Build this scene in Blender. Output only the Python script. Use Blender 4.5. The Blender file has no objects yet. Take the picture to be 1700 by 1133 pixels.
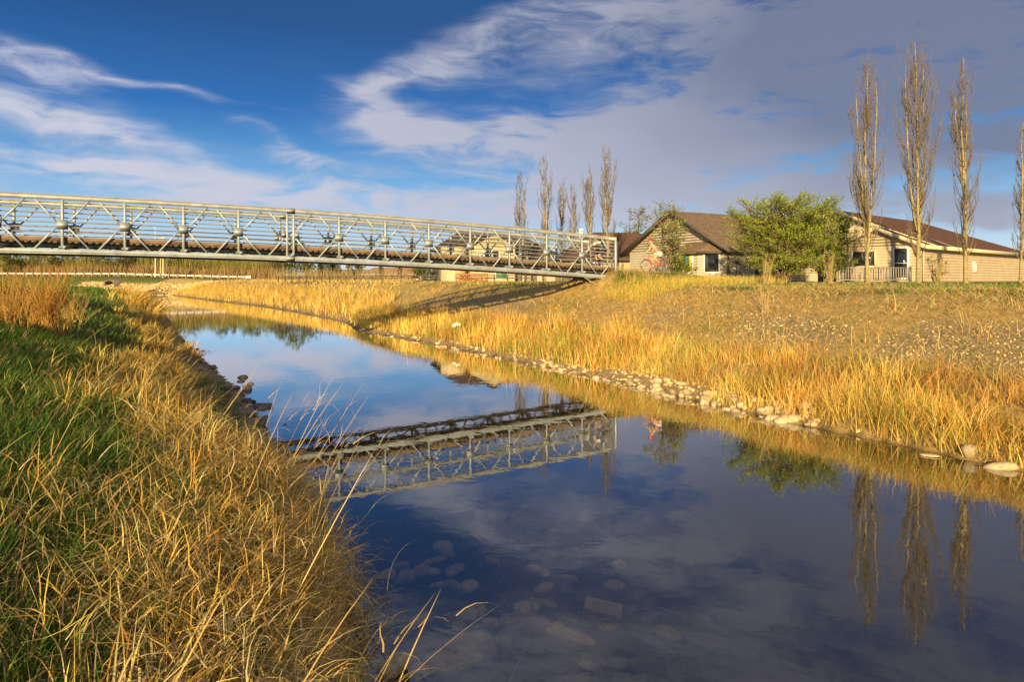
import bpy, bmesh, math, random
import numpy as np
from mathutils import Vector, Matrix

random.seed(7)
rng = np.random.default_rng(7)
sc = bpy.context.scene
col = sc.collection
R = math.radians

# ------------------------------------------------------------------ camera
EYE = 3.1            # eye height above the water (water surface z = 0)
F = 1133.0           # focal length in photo pixels
HOR = 465.0          # horizon row in the photo
cam = bpy.data.objects.new('camera', bpy.data.cameras.new('camera'))
col.objects.link(cam)
cam.location = (0, 0, EYE)
cam.rotation_euler = (R(90), 0, 0)
cam.data.sensor_width = 36
cam.data.lens = 24.0
cam.data.shift_y = -(566.5 - HOR) / 1700.0
cam.data.clip_start = 0.05
cam.data.clip_end = 6000
sc.cycles.max_bounces = 6
sc.cycles.diffuse_bounces = 2
sc.cycles.glossy_bounces = 3
sc.cycles.transmission_bounces = 3
sc.cycles.transparent_max_bounces = 6
sc.camera = cam

# ------------------------------------------------------------------ sky and sun
SUN_EL = R(14)
SUN_AZ = Vector((-0.21, -0.978))        # horizontal direction towards the sun
SUN_AZ.normalize()
SUN_STRENGTH = 5.0
SKY_STRENGTH = 0.10
sc.view_settings.view_transform = 'Standard'
sc.view_settings.look = 'None'
sc.view_settings.gamma = 1.0
sc.view_settings.exposure = 0.95
sc.view_settings.use_curve_mapping = False

world = bpy.data.worlds.new('World')
sc.world = world
world.cycles.sampling_method = 'MANUAL'
world.cycles.sample_map_resolution = 128
world.use_nodes = True
wn, wl = world.node_tree.nodes, world.node_tree.links
wn.clear()

def wmath(op, a, b=None, c=None, clamp=False):
    n = wn.new('ShaderNodeMath'); n.operation = op; n.use_clamp = clamp
    for i, v in enumerate((a, b, c)):
        if v is None: continue
        if isinstance(v, (int, float)): n.inputs[i].default_value = v
        else: wl.new(v, n.inputs[i])
    return n.outputs[0]

def wrange(v, a, b, c=0.0, d=1.0):
    n = wn.new('ShaderNodeMapRange'); n.interpolation_type = 'SMOOTHSTEP'
    wl.new(v, n.inputs[0])
    for i, k in enumerate((a, b, c, d)): n.inputs[i + 1].default_value = k
    return n.outputs[0]

def wmix(fac, a, b):
    n = wn.new('ShaderNodeMix'); n.data_type = 'RGBA'
    if isinstance(fac, (int, float)): n.inputs[0].default_value = fac
    else: wl.new(fac, n.inputs[0])
    for i, v in ((6, a), (7, b)):
        if isinstance(v, tuple): n.inputs[i].default_value = (*v, 1)
        else: wl.new(v, n.inputs[i])
    return n.outputs[2]

def build_world():
    K = 0.72 / SKY_STRENGTH
    tc = wn.new('ShaderNodeTexCoord').outputs['Generated']
    sky = wn.new('ShaderNodeTexSky'); sky.sky_type = 'NISHITA'; sky.sun_disc = False
    sky.sun_elevation = SUN_EL
    sky.sun_rotation = math.atan2(SUN_AZ.x, SUN_AZ.y)
    sky.air_density = 1.0; sky.dust_density = 0.2; sky.ozone_density = 3.0
    sep = wn.new('ShaderNodeSeparateXYZ'); wl.new(tc, sep.inputs[0])
    x, y, z = sep.outputs
    az = wmath('ARCTAN2', x, y)
    # clear evening blue, deepening towards the zenith, the same all round
    rp = wn.new('ShaderNodeValToRGB'); wl.new(wmath('ABSOLUTE', z), rp.inputs[0])
    stops = [(0.0, (.46, .55, .62)), (.06, (.30, .45, .60)), (.13, (.080, .27, .52)), (.23, (.003, .088, .31)), (.34, (.001, .040, .16)), (.8, (.003, .045, .16))]
    while len(rp.color_ramp.elements) < len(stops): rp.color_ramp.elements.new(.5)
    for e, (p, c) in zip(rp.color_ramp.elements, stops): e.position = p; e.color = (*c, 1)
    sc_ = wn.new('ShaderNodeVectorMath'); sc_.operation = 'SCALE'; wl.new(rp.outputs[0], sc_.inputs[0]); sc_.inputs['Scale'].default_value = K
    base = wmix(.90, sky.outputs[0], sc_.outputs[0])
    comb = wn.new('ShaderNodeCombineXYZ'); wl.new(az, comb.inputs[0]); wl.new(wmath('ARCSINE', z), comb.inputs[1])

    def noise(scale, loc, stretch, detail, rough=0.55, rot=0.0, dist=0.0, src=None):
        mp = wn.new('ShaderNodeMapping'); wl.new(src or comb.outputs[0], mp.inputs[0])
        mp.inputs['Location'].default_value = (*loc, 0)
        mp.inputs['Rotation'].default_value = (0, 0, rot)
        mp.inputs['Scale'].default_value = (stretch[0], stretch[1], 1)
        n = wn.new('ShaderNodeTexNoise'); n.noise_dimensions = '2D'
        wl.new(mp.outputs[0], n.inputs['Vector'])
        n.inputs['Scale'].default_value = scale
        n.inputs['Detail'].default_value = detail
        n.inputs['Roughness'].default_value = rough
        n.inputs['Distortion'].default_value = dist
        return n
    # slow warp of the sky coordinates
    w = noise(6.0, (3.1, 1.7), (1, 2.2), 2)
    vs = wn.new('ShaderNodeVectorMath'); vs.operation = 'SUBTRACT'
    wl.new(w.outputs['Color'], vs.inputs[0]); vs.inputs[1].default_value = (0.5, 0.5, 0.5)
    vm = wn.new('ShaderNodeVectorMath'); vm.operation = 'MULTIPLY_ADD'
    wl.new(vs.outputs[0], vm.inputs[0]); vm.inputs[1].default_value = (0.10, 0.045, 0)
    wl.new(comb.outputs[0], vm.inputs[2])
    def blob(px, py, rx, ry, tilt, amp, tot):
        """a bank of cloud at a bearing and height in the sky, rx, ry wide, tilted"""
        a0 = math.atan((px - 850) / F); e0 = math.atan((HOR - py) / math.hypot(F, px - 850))
        mp = wn.new('ShaderNodeMapping'); mp.vector_type = 'TEXTURE'; wl.new(vm.outputs[0], mp.inputs[0])
        mp.inputs['Location'].default_value = (a0, e0, 0)
        mp.inputs['Rotation'].default_value = (0, 0, R(tilt))
        mp.inputs['Scale'].default_value = (rx * 1.75 / F, ry * 1.75 / F, 1)
        g = wn.new('ShaderNodeTexGradient'); g.gradient_type = 'QUADRATIC_SPHERE'; wl.new(mp.outputs[0], g.inputs[0])
        return wmath('MULTIPLY_ADD', g.outputs['Fac'], amp * 1.35, tot)
    bl = [(60, 105, 130, 34, -12, .8), (240, 137, 160, 12, -8, .8), (170, 215, 190, 26, -8, 1.15),
          (20, 180, 160, 46, -5, .55), (440, 232, 90, 15, -24, .9), (520, 266, 100, 16, -8, .9),
          (230, 280, 420, 24, -3, 1.1), (420, 330, 520, 34, -2, 1.0), (150, 395, 700, 40, 0, .8),
          (625, 140, 110, 24, 14, 1.0), (660, 205, 120, 36, -24, 1.0), (880, 240, 300, 50, -3, 1.45),
          (790, 78, 210, 40, 26, .62), (1020, 30, 300, 60, 12, .75), (1110, 220, 240, 90, 20, 1.15),
          (1330, 80, 420, 190, 8, 1.2), (1640, 110, 360, 200, 0, 1.15), (1500, 250, 380, 60, 0, .55),
          (1220, 335, 300, 34, -2, 1.0), (1630, 350, 200, 26, 0, 1.2), (940, 320, 420, 60, 0, 1.0)]
    tot = 0.0
    for b in bl: tot = blob(*b, tot)
    # beyond the view the same weather goes on
    away = wmath('MAXIMUM', wrange(wmath('ABSOLUTE', az), 0.68, 0.95), wrange(z, 0.37, 0.5))
    n_far = noise(2.6, (8.3, 2.2), (1.0, 2.2), 2, 0.5)
    tot = wmath('MULTIPLY_ADD', away, wrange(n_far.outputs[0], 0.25, 0.55, 0.6, 1.3), tot)
    streak = noise(5.5, (0.4, 5.2), (1.0, 4.2), 5, 0.55, R(7), 0.0, vm.outputs[0])
    fine = noise(16, (2.4, 1.2), (1.0, 4.0), 6, 0.6, R(12), 0.0, vm.outputs[0])
    tex = wmath('MULTIPLY_ADD', wmath('SUBTRACT', fine.outputs[0], 0.5), 1.15, wrange(streak.outputs[0], 0.2, 0.8, 0.38, 1.1))
    dens = wrange(wmath('MULTIPLY', tot, tex), 0.10, 1.3, 0.0, 0.93)
    # cloud colour: warm white where the low sun reaches, slate in the thick bank to the right and overhead
    grey = blob(1500, 0, 900, 330, 4, .82, 0.0)
    grey = blob(1780, 150, 500, 260, 0, .6, grey)
    grey = wmath('MULTIPLY_ADD', away, 0.35, grey, clamp=True)
    c1 = tuple(K * v for v in (.46, .465, .54)); c2 = tuple(K * v for v in (.140, .162, .238))
    fin = wmix(dens, base, wmix(grey, c1, c2))
    bg = wn.new('ShaderNodeBackground'); bg.inputs['Strength'].default_value = SKY_STRENGTH
    wl.new(fin, bg.inputs['Color'])
    out = wn.new('ShaderNodeOutputWorld'); wl.new(bg.outputs[0], out.inputs['Surface'])
build_world()

sun = bpy.data.objects.new('sun', bpy.data.lights.new('sun', 'SUN'))
col.objects.link(sun)
sun.data.energy = SUN_STRENGTH
sun.data.angle = R(0.55)
sun.data.color = (1.0, 0.77, 0.40)
sun_dir = Vector((SUN_AZ.x * math.cos(SUN_EL), SUN_AZ.y * math.cos(SUN_EL), math.sin(SUN_EL)))
sun.rotation_euler = sun_dir.to_track_quat('Z', 'Y').to_euler()

# ------------------------------------------------------------------ materials
MATS = {}
def mat(name, color, rough=0.8, metal=0.0, var=0.0, vscale=6.0, color2=None, bump=0.0, bscale=30.0, spec=0.5, detail=5):
    if name in MATS: return MATS[name]
    m = bpy.data.materials.new(name); m.use_nodes = True
    nt = m.node_tree; b = nt.nodes['Principled BSDF']
    b.inputs['Base Color'].default_value = (*color, 1)
    b.inputs['Roughness'].default_value = rough
    b.inputs['Metallic'].default_value = metal
    b.inputs['Specular IOR Level'].default_value = spec
    tc = nt.nodes.new('ShaderNodeTexCoord')
    if var or color2:
        n = nt.nodes.new('ShaderNodeTexNoise'); n.inputs['Scale'].default_value = vscale; n.inputs['Detail'].default_value = detail
        n.inputs['Roughness'].default_value = 0.65
        nt.links.new(tc.outputs['Object'], n.inputs['Vector'])
        r = nt.nodes.new('ShaderNodeValToRGB')
        c2 = color2 or tuple(c * (1 - var) for c in color)
        c1 = color if color2 else tuple(min(1, c * (1 + var)) for c in color)
        r.color_ramp.elements[0].position = 0.35; r.color_ramp.elements[0].color = (*c2, 1)
        r.color_ramp.elements[1].position = 0.65; r.color_ramp.elements[1].color = (*c1, 1)
        nt.links.new(n.outputs[0], r.inputs[0]); nt.links.new(r.outputs[0], b.inputs['Base Color'])
    if bump:
        n2 = nt.nodes.new('ShaderNodeTexNoise'); n2.inputs['Scale'].default_value = bscale; n2.inputs['Detail'].default_value = 4
        nt.links.new(tc.outputs['Object'], n2.inputs['Vector'])
        bp = nt.nodes.new('ShaderNodeBump'); bp.inputs['Strength'].default_value = bump; bp.inputs['Distance'].default_value = 0.05
        nt.links.new(n2.outputs[0], bp.inputs['Height']); nt.links.new(bp.outputs[0], b.inputs['Normal'])
    MATS[name] = m
    return m

def attr_mat(name, rough=0.7, trans=0.35, spec=0.25):
    """colour of every blade or leaf from the attribute Col; some light passes through"""
    m = bpy.data.materials.new(name); m.use_nodes = True
    nt = m.node_tree; b = nt.nodes['Principled BSDF']
    a = nt.nodes.new('ShaderNodeAttribute'); a.attribute_name = 'Col'
    nt.links.new(a.outputs['Color'], b.inputs['Base Color'])
    b.inputs['Roughness'].default_value = rough; b.inputs['Specular IOR Level'].default_value = spec
    if trans:
        t = nt.nodes.new('ShaderNodeBsdfTranslucent'); nt.links.new(a.outputs['Color'], t.inputs['Color'])
        mx = nt.nodes.new('ShaderNodeMixShader'); mx.inputs[0].default_value = trans
        out = nt.nodes['Material Output']
        nt.links.new(b.outputs[0], mx.inputs[1]); nt.links.new(t.outputs[0], mx.inputs[2])
        nt.links.new(mx.outputs[0], out.inputs['Surface'])
    MATS[name] = m
    return m

M_BLADE = attr_mat('grass_blade')
M_LEAF = attr_mat('leaf', 0.6, 0.45)
M_TWIG = attr_mat('twig', 0.9, 0.0, 0.1)
M_STEEL = mat('galvanized_steel', (0.40, 0.43, 0.43), 0.5, 0.25, vscale=2.2, color2=(0.25, 0.265, 0.26), bump=0.08, bscale=60, detail=8)
M_STEEL_D = mat('weathered_rail', (0.25, 0.26, 0.25), 0.6, 0.2, vscale=4.0, color2=(0.16, 0.17, 0.17))
M_TOP = mat('chord_top_shade', (0.24, 0.19, 0.13), 0.8, 0.0, vscale=2.0, color2=(0.33, 0.31, 0.26))  # darker brown paints in the shade along the top of the chord
M_TIMBER = mat('bridge_timber', (0.24, 0.145, 0.075), 0.85, vscale=5, color2=(0.11, 0.065, 0.038), bump=0.3, bscale=20)

M_PLANK = mat('deck_plank_wood', (.14, .10, .065), .9, vscale=5, color2=(.08, .055, .035), bump=.3, bscale=20)

# ------------------------------------------------------------------ object helpers
def link(name, data, parent=None):
    o = bpy.data.objects.new(name, data); col.objects.link(o)
    if parent is not None: o.parent = parent
    return o

def tag(o, label=None, cat=None, group=None, kind=None):
    if label: o['label'] = label
    if cat: o['category'] = cat
    if group: o['group'] = group
    if kind: o['kind'] = kind
    return o

def thing(name, label, cat, loc=(0, 0, 0), rz=0.0, group=None):
    o = link(name, None); o.location = loc; o.rotation_euler = (0, 0, rz)
    o.empty_display_size = 0.1
    return tag(o, label, cat, group)

def mesh_np(name, V, faces, mats=None, C=None, smooth=False):
    """V (n,3); faces: (m,3) or (m,4) int array, or a list of such arrays"""
    if not isinstance(faces, list): faces = [faces]
    faces = [np.asarray(f, dtype=np.int32) for f in faces if len(f)]
    me = bpy.data.meshes.new(name)
    V = np.asarray(V, dtype=np.float32)
    loops = np.concatenate([f.ravel() for f in faces])
    sizes = np.concatenate([np.full(len(f), f.shape[1], dtype=np.int32) for f in faces])
    starts = np.concatenate([[0], np.cumsum(sizes)[:-1]]).astype(np.int32)
    me.vertices.add(len(V)); me.vertices.foreach_set('co', V.ravel())
    me.loops.add(len(loops)); me.loops.foreach_set('vertex_index', loops)
    me.polygons.add(len(sizes)); me.polygons.foreach_set('loop_start', starts)
    me.polygons.foreach_set('loop_total', sizes)
    if smooth: me.polygons.foreach_set('use_smooth', np.ones(len(sizes), dtype=bool))
    me.update(calc_edges=True)
    if C is not None:
        a = me.color_attributes.new('Col', 'FLOAT_COLOR', 'POINT')
        C = np.asarray(C, dtype=np.float32)
        if C.shape[1] == 3: C = np.concatenate([C, np.ones((len(C), 1), np.float32)], 1)
        a.data.foreach_set('color', C.ravel())
    if mats is not None:
        for m in (mats if isinstance(mats, list) else [mats]): me.materials.append(m)
    me.validate()
    return me

BOXF = np.array([[0, 3, 2, 1], [4, 5, 6, 7], [0, 1, 5, 4], [1, 2, 6, 5], [2, 3, 7, 6], [3, 0, 4, 7]])
def box_v(x0, y0, z0, x1, y1, z1):
    return np.array([[x0, y0, z0], [x1, y0, z0], [x1, y1, z0], [x0, y1, z0], [x0, y0, z1], [x1, y0, z1], [x1, y1, z1], [x0, y1, z1]], float)

class MB:
    """collects pieces of ONE part"""
    def __init__(s): s.V = []; s.Q = []; s.T = []; s.n = 0
    def add(s, V, quads=None, tris=None):
        V = np.asarray(V, float); s.V.append(V)
        if quads is not None and len(quads): s.Q.append(np.asarray(quads) + s.n)
        if tris is not None and len(tris): s.T.append(np.asarray(tris) + s.n)
        s.n += len(V); return s
    def box(s, x0, y0, z0, x1, y1, z1): return s.add(box_v(x0, y0, z0, x1, y1, z1), BOXF)
    def beam(s, a, b, w, h, up=(0, 0, 1)):
        a = Vector(a); b = Vector(b); d = b - a; L = d.length; d.normalize()
        up = Vector(up)
        if abs(d.dot(up)) > 0.98: up = Vector((0, 1, 0))
        sd = up.cross(d).normalized(); u2 = d.cross(sd)
        V = []
        for px in (0, L):
            for (py, pz) in ((-w / 2, -h / 2), (w / 2, -h / 2), (w / 2, h / 2), (-w / 2, h / 2)):
                V.append(a + d * px + sd * py + u2 * pz)
        Q = [[0, 1, 2, 3][::-1], [4, 5, 6, 7], [0, 4, 5, 1][::-1], [1, 5, 6, 2][::-1], [2, 6, 7, 3][::-1], [3, 7, 4, 0][::-1]]
        return s.add([tuple(v) for v in V], Q)
    def tube(s, pts, rad, sides=6):
        V, Q = tube(pts, rad, sides); return s.add(V, Q)
    def mesh(s, name, m, smooth=False):
        f = []
        if s.Q: f.append(np.concatenate(s.Q))
        if s.T: f.append(np.concatenate(s.T))
        return mesh_np(name, np.concatenate(s.V), f, m, smooth=smooth)
    def build(s, name, m, parent=None, smooth=False):
        return link(name, s.mesh(name, m, smooth), parent)

def tube(pts, rad, sides=5):
    P = np.asarray(pts, float); n = len(P)
    r = np.broadcast_to(np.asarray(rad, float), (n,))
    T = np.gradient(P, axis=0); T /= np.linalg.norm(T, axis=1, keepdims=True) + 1e-9
    ref = np.array([0.31, 0.95, 0.05]) if abs(T[0, 1]) < 0.8 else np.array([1.0, 0.1, 0.0])
    A = np.cross(T, ref); A /= np.linalg.norm(A, axis=1, keepdims=True) + 1e-9
    B = np.cross(T, A)
    th = np.arange(sides) * 2 * math.pi / sides
    V = P[:, None, :] + r[:, None, None] * (np.cos(th)[None, :, None] * A[:, None, :] + np.sin(th)[None, :, None] * B[:, None, :])
    i = np.arange(n - 1)[:, None] * sides; j = np.arange(sides)[None, :]; k = (j + 1) % sides
    Q = np.stack([i + j, i + k, i + sides + k, i + sides + j], -1).reshape(-1, 4)
    return V.reshape(-1, 3), Q

def smoothstep(a, b, x):
    t = np.clip((np.asarray(x, float) - a) / (b - a), 0, 1)
    return t * t * (3 - 2 * t)

# cheap value noise for shaping terrain and planting
_perm = rng.random((256, 256))
def vnoise(x, y):
    x = np.asarray(x, float); y = np.asarray(y, float)
    xi = np.floor(x).astype(int); yi = np.floor(y).astype(int)
    fx = x - xi; fy = y - yi
    fx = fx * fx * (3 - 2 * fx); fy = fy * fy * (3 - 2 * fy)
    g = lambda a, b: _perm[a & 255, b & 255]
    return (g(xi, yi) * (1 - fx) + g(xi + 1, yi) * fx) * (1 - fy) + (g(xi, yi + 1) * (1 - fx) + g(xi + 1, yi + 1) * fx) * fy
def fbm(x, y, o=3):
    s = 0; a = 0.5; f = 1.0; t = 0
    for k in range(o):
        s = s + a * vnoise(x * f + 17.3 * k, y * f - 9.1 * k); t += a; a *= 0.5; f *= 2.1
    return s / t

# ------------------------------------------------------------------ terrain
def on_water(px, py):
    Y = F * EYE / (py - HOR)
    return ((px - 850) / F * Y, Y)
RIGHT = [(34, -38), (24, -16), (17, -3), (12.2, 5.0)] + [on_water(*p) for p in
         ((1700, 785), (1500, 742), (1300, 700), (1150, 666), (1060, 644), (950, 619), (840, 597), (720, 572), (640, 557), (592, 549), (572, 535), (500, 520), (430, 508), (350, 499))] + [(-70, 140)]
LEFT = [(22, -40), (10, -18), (4.6, -7.0), (1.6, -1.6), (0.1, 2.2)] + [on_water(*p) for p in
         ((600, 1133), (570, 1000), (520, 850), (462, 740), (436, 690), (405, 648), (345, 600), (300, 560), (272, 520), (264, 502))] + [(-78, 140)]
def dist_poly(x, y, P):
    d = np.full(np.shape(x), 1e9)
    for (ax, ay), (bx, by) in zip(P[:-1], P[1:]):
        ex, ey = bx - ax, by - ay
        t = np.clip(((x - ax) * ex + (y - ay) * ey) / (ex * ex + ey * ey), 0, 1)
        d = np.minimum(d, np.hypot(x - ax - t * ex, y - ay - t * ey))
    return d
def in_poly(x, y, P):
    c = np.zeros(np.shape(x), bool)
    n = len(P)
    for i in range(n):
        (x0, y0), (x1, y1) = P[i], P[(i + 1) % n]
        if y0 == y1: continue
        hit = ((y0 > y) != (y1 > y)) & (x < (x1 - x0) * (y - y0) / (y1 - y0) + x0)
        c ^= hit
    return c
POLY = RIGHT + LEFT[::-1]
END_LINE = [RIGHT[-1], LEFT[-1]]

# footbridge frame of reference
BU = Vector((0.908, 0.418)).normalized()            # along the bridge, away to the right
BV = Vector((-BU.y, BU.x))                          # across, away from the camera
BEND = Vector((5.06, 33.3))                         # foot of the near end post
PANEL = 1.90; NEND = 12; NSTART = -9; BW = 2.55; BH = 2.03
def z_top(n): return 6.08 - 0.0046 * (n + 2) ** 2
def z_bot(n): return z_top(n) - BH
DECK = 0.42
def bxy(n, w=0.0):
    p = BEND + BU * ((n - NEND) * PANEL) + BV * w
    return p.x, p.y

def water_fields(x, y):
    x = np.asarray(x, float); y = np.asarray(y, float)
    dR = dist_poly(x, y, RIGHT); dL = dist_poly(x, y, LEFT); dE = dist_poly(x, y, END_LINE)
    inside = in_poly(x, y, POLY)
    return dR, dL, dE, inside

def gz(x, y, fields=None):
    x = np.asarray(x, float); y = np.asarray(y, float)
    dR, dL, dE, inside = fields or water_fields(x, y)
    wob = (fbm(x * 0.35, y * 0.35) - 0.5)
    zR = np.interp(dR, [0, 0.35, 0.9, 4.0, 7.0, 8.4, 12, 30], [0.0, 0.16, 0.34, 1.45, 2.55, 2.80, 2.92, 2.97])
    zn = np.interp(dL, [0, 0.25, 0.7, 1.5, 3, 6, 9, 14, 400], [0, 0.32, 0.66, 0.92, 1.32, 2.12, 2.68, 2.95, 3.0])
    zl = np.interp(dL, [0, 1.2, 2, 4, 7, 10, 15, 400], [0, 0.16, 0.5, 1.3, 2.3, 2.75, 2.95, 3.0])
    zf = np.interp(dL, [0, 0.5, 3, 7, 12, 400], [0, 0.2, 1.5, 2.6, 2.9, 2.95])
    k = smoothstep(9, 15, y); k2 = smoothstep(24, 34, y)
    zf = zf * (1 - .36 * smoothstep(48, 85, y))
    zL = (zn * (1 - k) + zl * k) * (1 - k2) + zf * k2
    left = dL < dR
    z = np.where(left, zL + wob * 0.22 * smoothstep(0.3, 2.5, dL), zR + wob * 0.16 * smoothstep(0.5, 2, dR) * (1 - smoothstep(7, 9, dR)) + wob * .03)
    # abutment on the left, outside the view
    m = smoothstep(-21, -27, x) * smoothstep(29, 22, y)
    z = np.where(left, z * (1 - m) + np.maximum(z, 3.72) * m, z)
    # road embankment far behind
    zroad = np.interp(x, [-140, -86, -73, -58, -50], [4.0, 3.85, 3.5, 3.12, 3.05])
    e = smoothstep(141, 148.5, y) * smoothstep(-44, -52, x)
    z = z * (1 - e) + np.maximum(zroad, 0) * e
    # ramp of the path coming off the bridge
    px = x - (BEND.x + BV.x * BW / 2); py = y - (BEND.y + BV.y * BW / 2)
    t = px * BU.x + py * BU.y; w = np.abs(px * BV.x + py * BV.y)
    zp = np.interp(t, [-0.6, 0.0, 3.6, 7.5], [3.42, z_bot(NEND) + DECK, 3.47, 3.06])
    pm = smoothstep(3.0, 1.3, w) * smoothstep(-2.2, -0.1, t) * smoothstep(8.5, 5.5, t)
    z = z * (1 - pm) + np.maximum(zp, z) * pm
    bed = -np.minimum(0.85, 0.06 + 0.12 * np.minimum(np.minimum(dR, dL), dE)) + 0.06 * (fbm(x * 1.3, y * 1.3) - 0.5)
    return np.where(inside, bed, z)

def gz1(x, y): return float(gz(np.array([x]), np.array([y]))[0])

def axis(parts):
    out = []
    for a, b, st in parts: out.append(np.arange(a, b, st))
    return np.concatenate(out + [[parts[-1][1]]])
def grow(a, b, n, p=2.2):
    return a + (b - a) * (np.linspace(0, 1, n) ** p)

xs = np.concatenate([-grow(95, 2600, 16)[::-1], axis([(-94, -34, 1.6), (-34, -14, 0.7), (-14, 20, 0.30), (20, 36, 0.8), (36, 70, 2.4)]), grow(74, 2600, 16)])
ys = np.concatenate([-grow(12, 300, 10)[::-1], axis([(-11, 0, 1.0), (0, 34, 0.30), (34, 60, 0.7), (60, 130, 1.6), (130, 165, 0.9)]), grow(168, 4200, 18)])
GX, GY = np.meshgrid(xs, ys)
gx, gy = GX.ravel(), GY.ravel()
gf = water_fields(gx, gy)
gzv = gz(gx, gy, gf)
nx_, ny_ = len(xs), len(ys)
ii = (np.arange(ny_ - 1)[:, None] * nx_ + np.arange(nx_ - 1)[None, :])
GQ = np.stack([ii, ii + 1, ii + nx_ + 1, ii + nx_], -1).reshape(-1, 4)
# what the ground is made of: R = living grass, G = stony, B = wet mud / stream bed
def zones(x, y, f):
    dR, dL, dE, ins = f
    left = (dL < dR)
    n1 = fbm(x * 0.5 + 5, y * 0.5); n2 = fbm(x * 1.7 - 3, y * 1.7 + 8)
    greenR = smoothstep(7.0, 8.6, dR + (n1 - .5) * 2.5) * (0.35 + 0.65 * smoothstep(.35, .6, n2))
    greenL = smoothstep(1.2, 3.6, dL + (n1 - .5) * 3.5) * 0.95
    green = np.where(left, greenL, greenR)
    stony = np.where(left, smoothstep(1.5, .6, dL) * smoothstep(10, 14, y), smoothstep(1.0, .5, dR) * smoothstep(.47, .42, x / np.maximum(y, .1)) + smoothstep(3.0, 3.8, dR) * smoothstep(6.2, 5.0, dR) * smoothstep(.42, .6, n1 + .12 * smoothstep(30, 12, y)))
    stony = np.maximum(stony, smoothstep(139, 140, y) * smoothstep(145, 144, y) * smoothstep(-92, -88, x) * smoothstep(-62, -68, x))
    mud = np.where(ins, 1.0, 0.0)
    return green, np.clip(stony, 0, 1), mud
zg, zs, zm = zones(gx, gy, gf)
ground_me = mesh_np('ground', np.stack([gx, gy, gzv], 1), GQ, None, np.stack([zg, zs, zm], 1), smooth=True)

def ground_material():
    m = bpy.data.materials.new('ground_cover'); m.use_nodes = True
    nt = m.node_tree; N = nt.nodes; Lk = nt.links; b = N['Principled BSDF']
    a = N.new('ShaderNodeAttribute'); a.attribute_name = 'Col'
    sp = N.new('ShaderNodeSeparateColor'); Lk.new(a.outputs['Color'], sp.inputs[0])
    geo = N.new('ShaderNodeNewGeometry')
    def noise(s, d=6, r=.6):
        n = N.new('ShaderNodeTexNoise'); n.inputs['Scale'].default_value = s; n.inputs['Detail'].default_value = d; n.inputs['Roughness'].default_value = r
        Lk.new(geo.outputs['Position'], n.inputs['Vector']); return n.outputs[0]
    def ramp(v, stops):
        r = N.new('ShaderNodeValToRGB'); Lk.new(v, r.inputs[0])
        while len(r.color_ramp.elements) < len(stops): r.color_ramp.elements.new(0.5)
        for e, (p, c) in zip(r.color_ramp.elements, stops): e.position = p; e.color = (*c, 1)
        return r.outputs[0]
    def mix(f, x, y):
        n = N.new('ShaderNodeMix'); n.data_type = 'RGBA'; Lk.new(f, n.inputs[0]); Lk.new(x, n.inputs[6]); Lk.new(y, n.inputs[7]); return n.outputs[2]
    dry = ramp(noise(3.5, 9, .72), [(.30, (.22, .13, .045)), (.5, (.44, .29, .10)), (.72, (.60, .44, .18))])
    grn = ramp(noise(2.2, 9, .7), [(.32, (.035, .060, .012)), (.5, (.075, .115, .022)), (.70, (.20, .17, .05))])
    sto = ramp(noise(9, 5, .6), [(.35, (.22, .15, .07)), (.6, (.42, .31, .16)), (.75, (.54, .42, .24))])
    mud = ramp(noise(5, 6, .6), [(.35, (.035, .030, .020)), (.65, (.10, .083, .055))])
    c = mix(sp.outputs[0], dry, grn); c = mix(sp.outputs[1], c, sto); c = mix(sp.outputs[2], c, mud)
    Lk.new(c, b.inputs['Base Color']); b.inputs['Roughness'].default_value = 0.95; b.inputs['Specular IOR Level'].default_value = 0.1
    bp = N.new('ShaderNodeBump'); bp.inputs['Strength'].default_value = 0.9; bp.inputs['Distance'].default_value = 0.12
    Lk.new(noise(14, 8, .7), bp.inputs['Height']); Lk.new(bp.outputs[0], b.inputs['Normal'])
    return m
ground_me.materials.append(ground_material())
tag(link('ground', ground_me), kind='structure')

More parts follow.
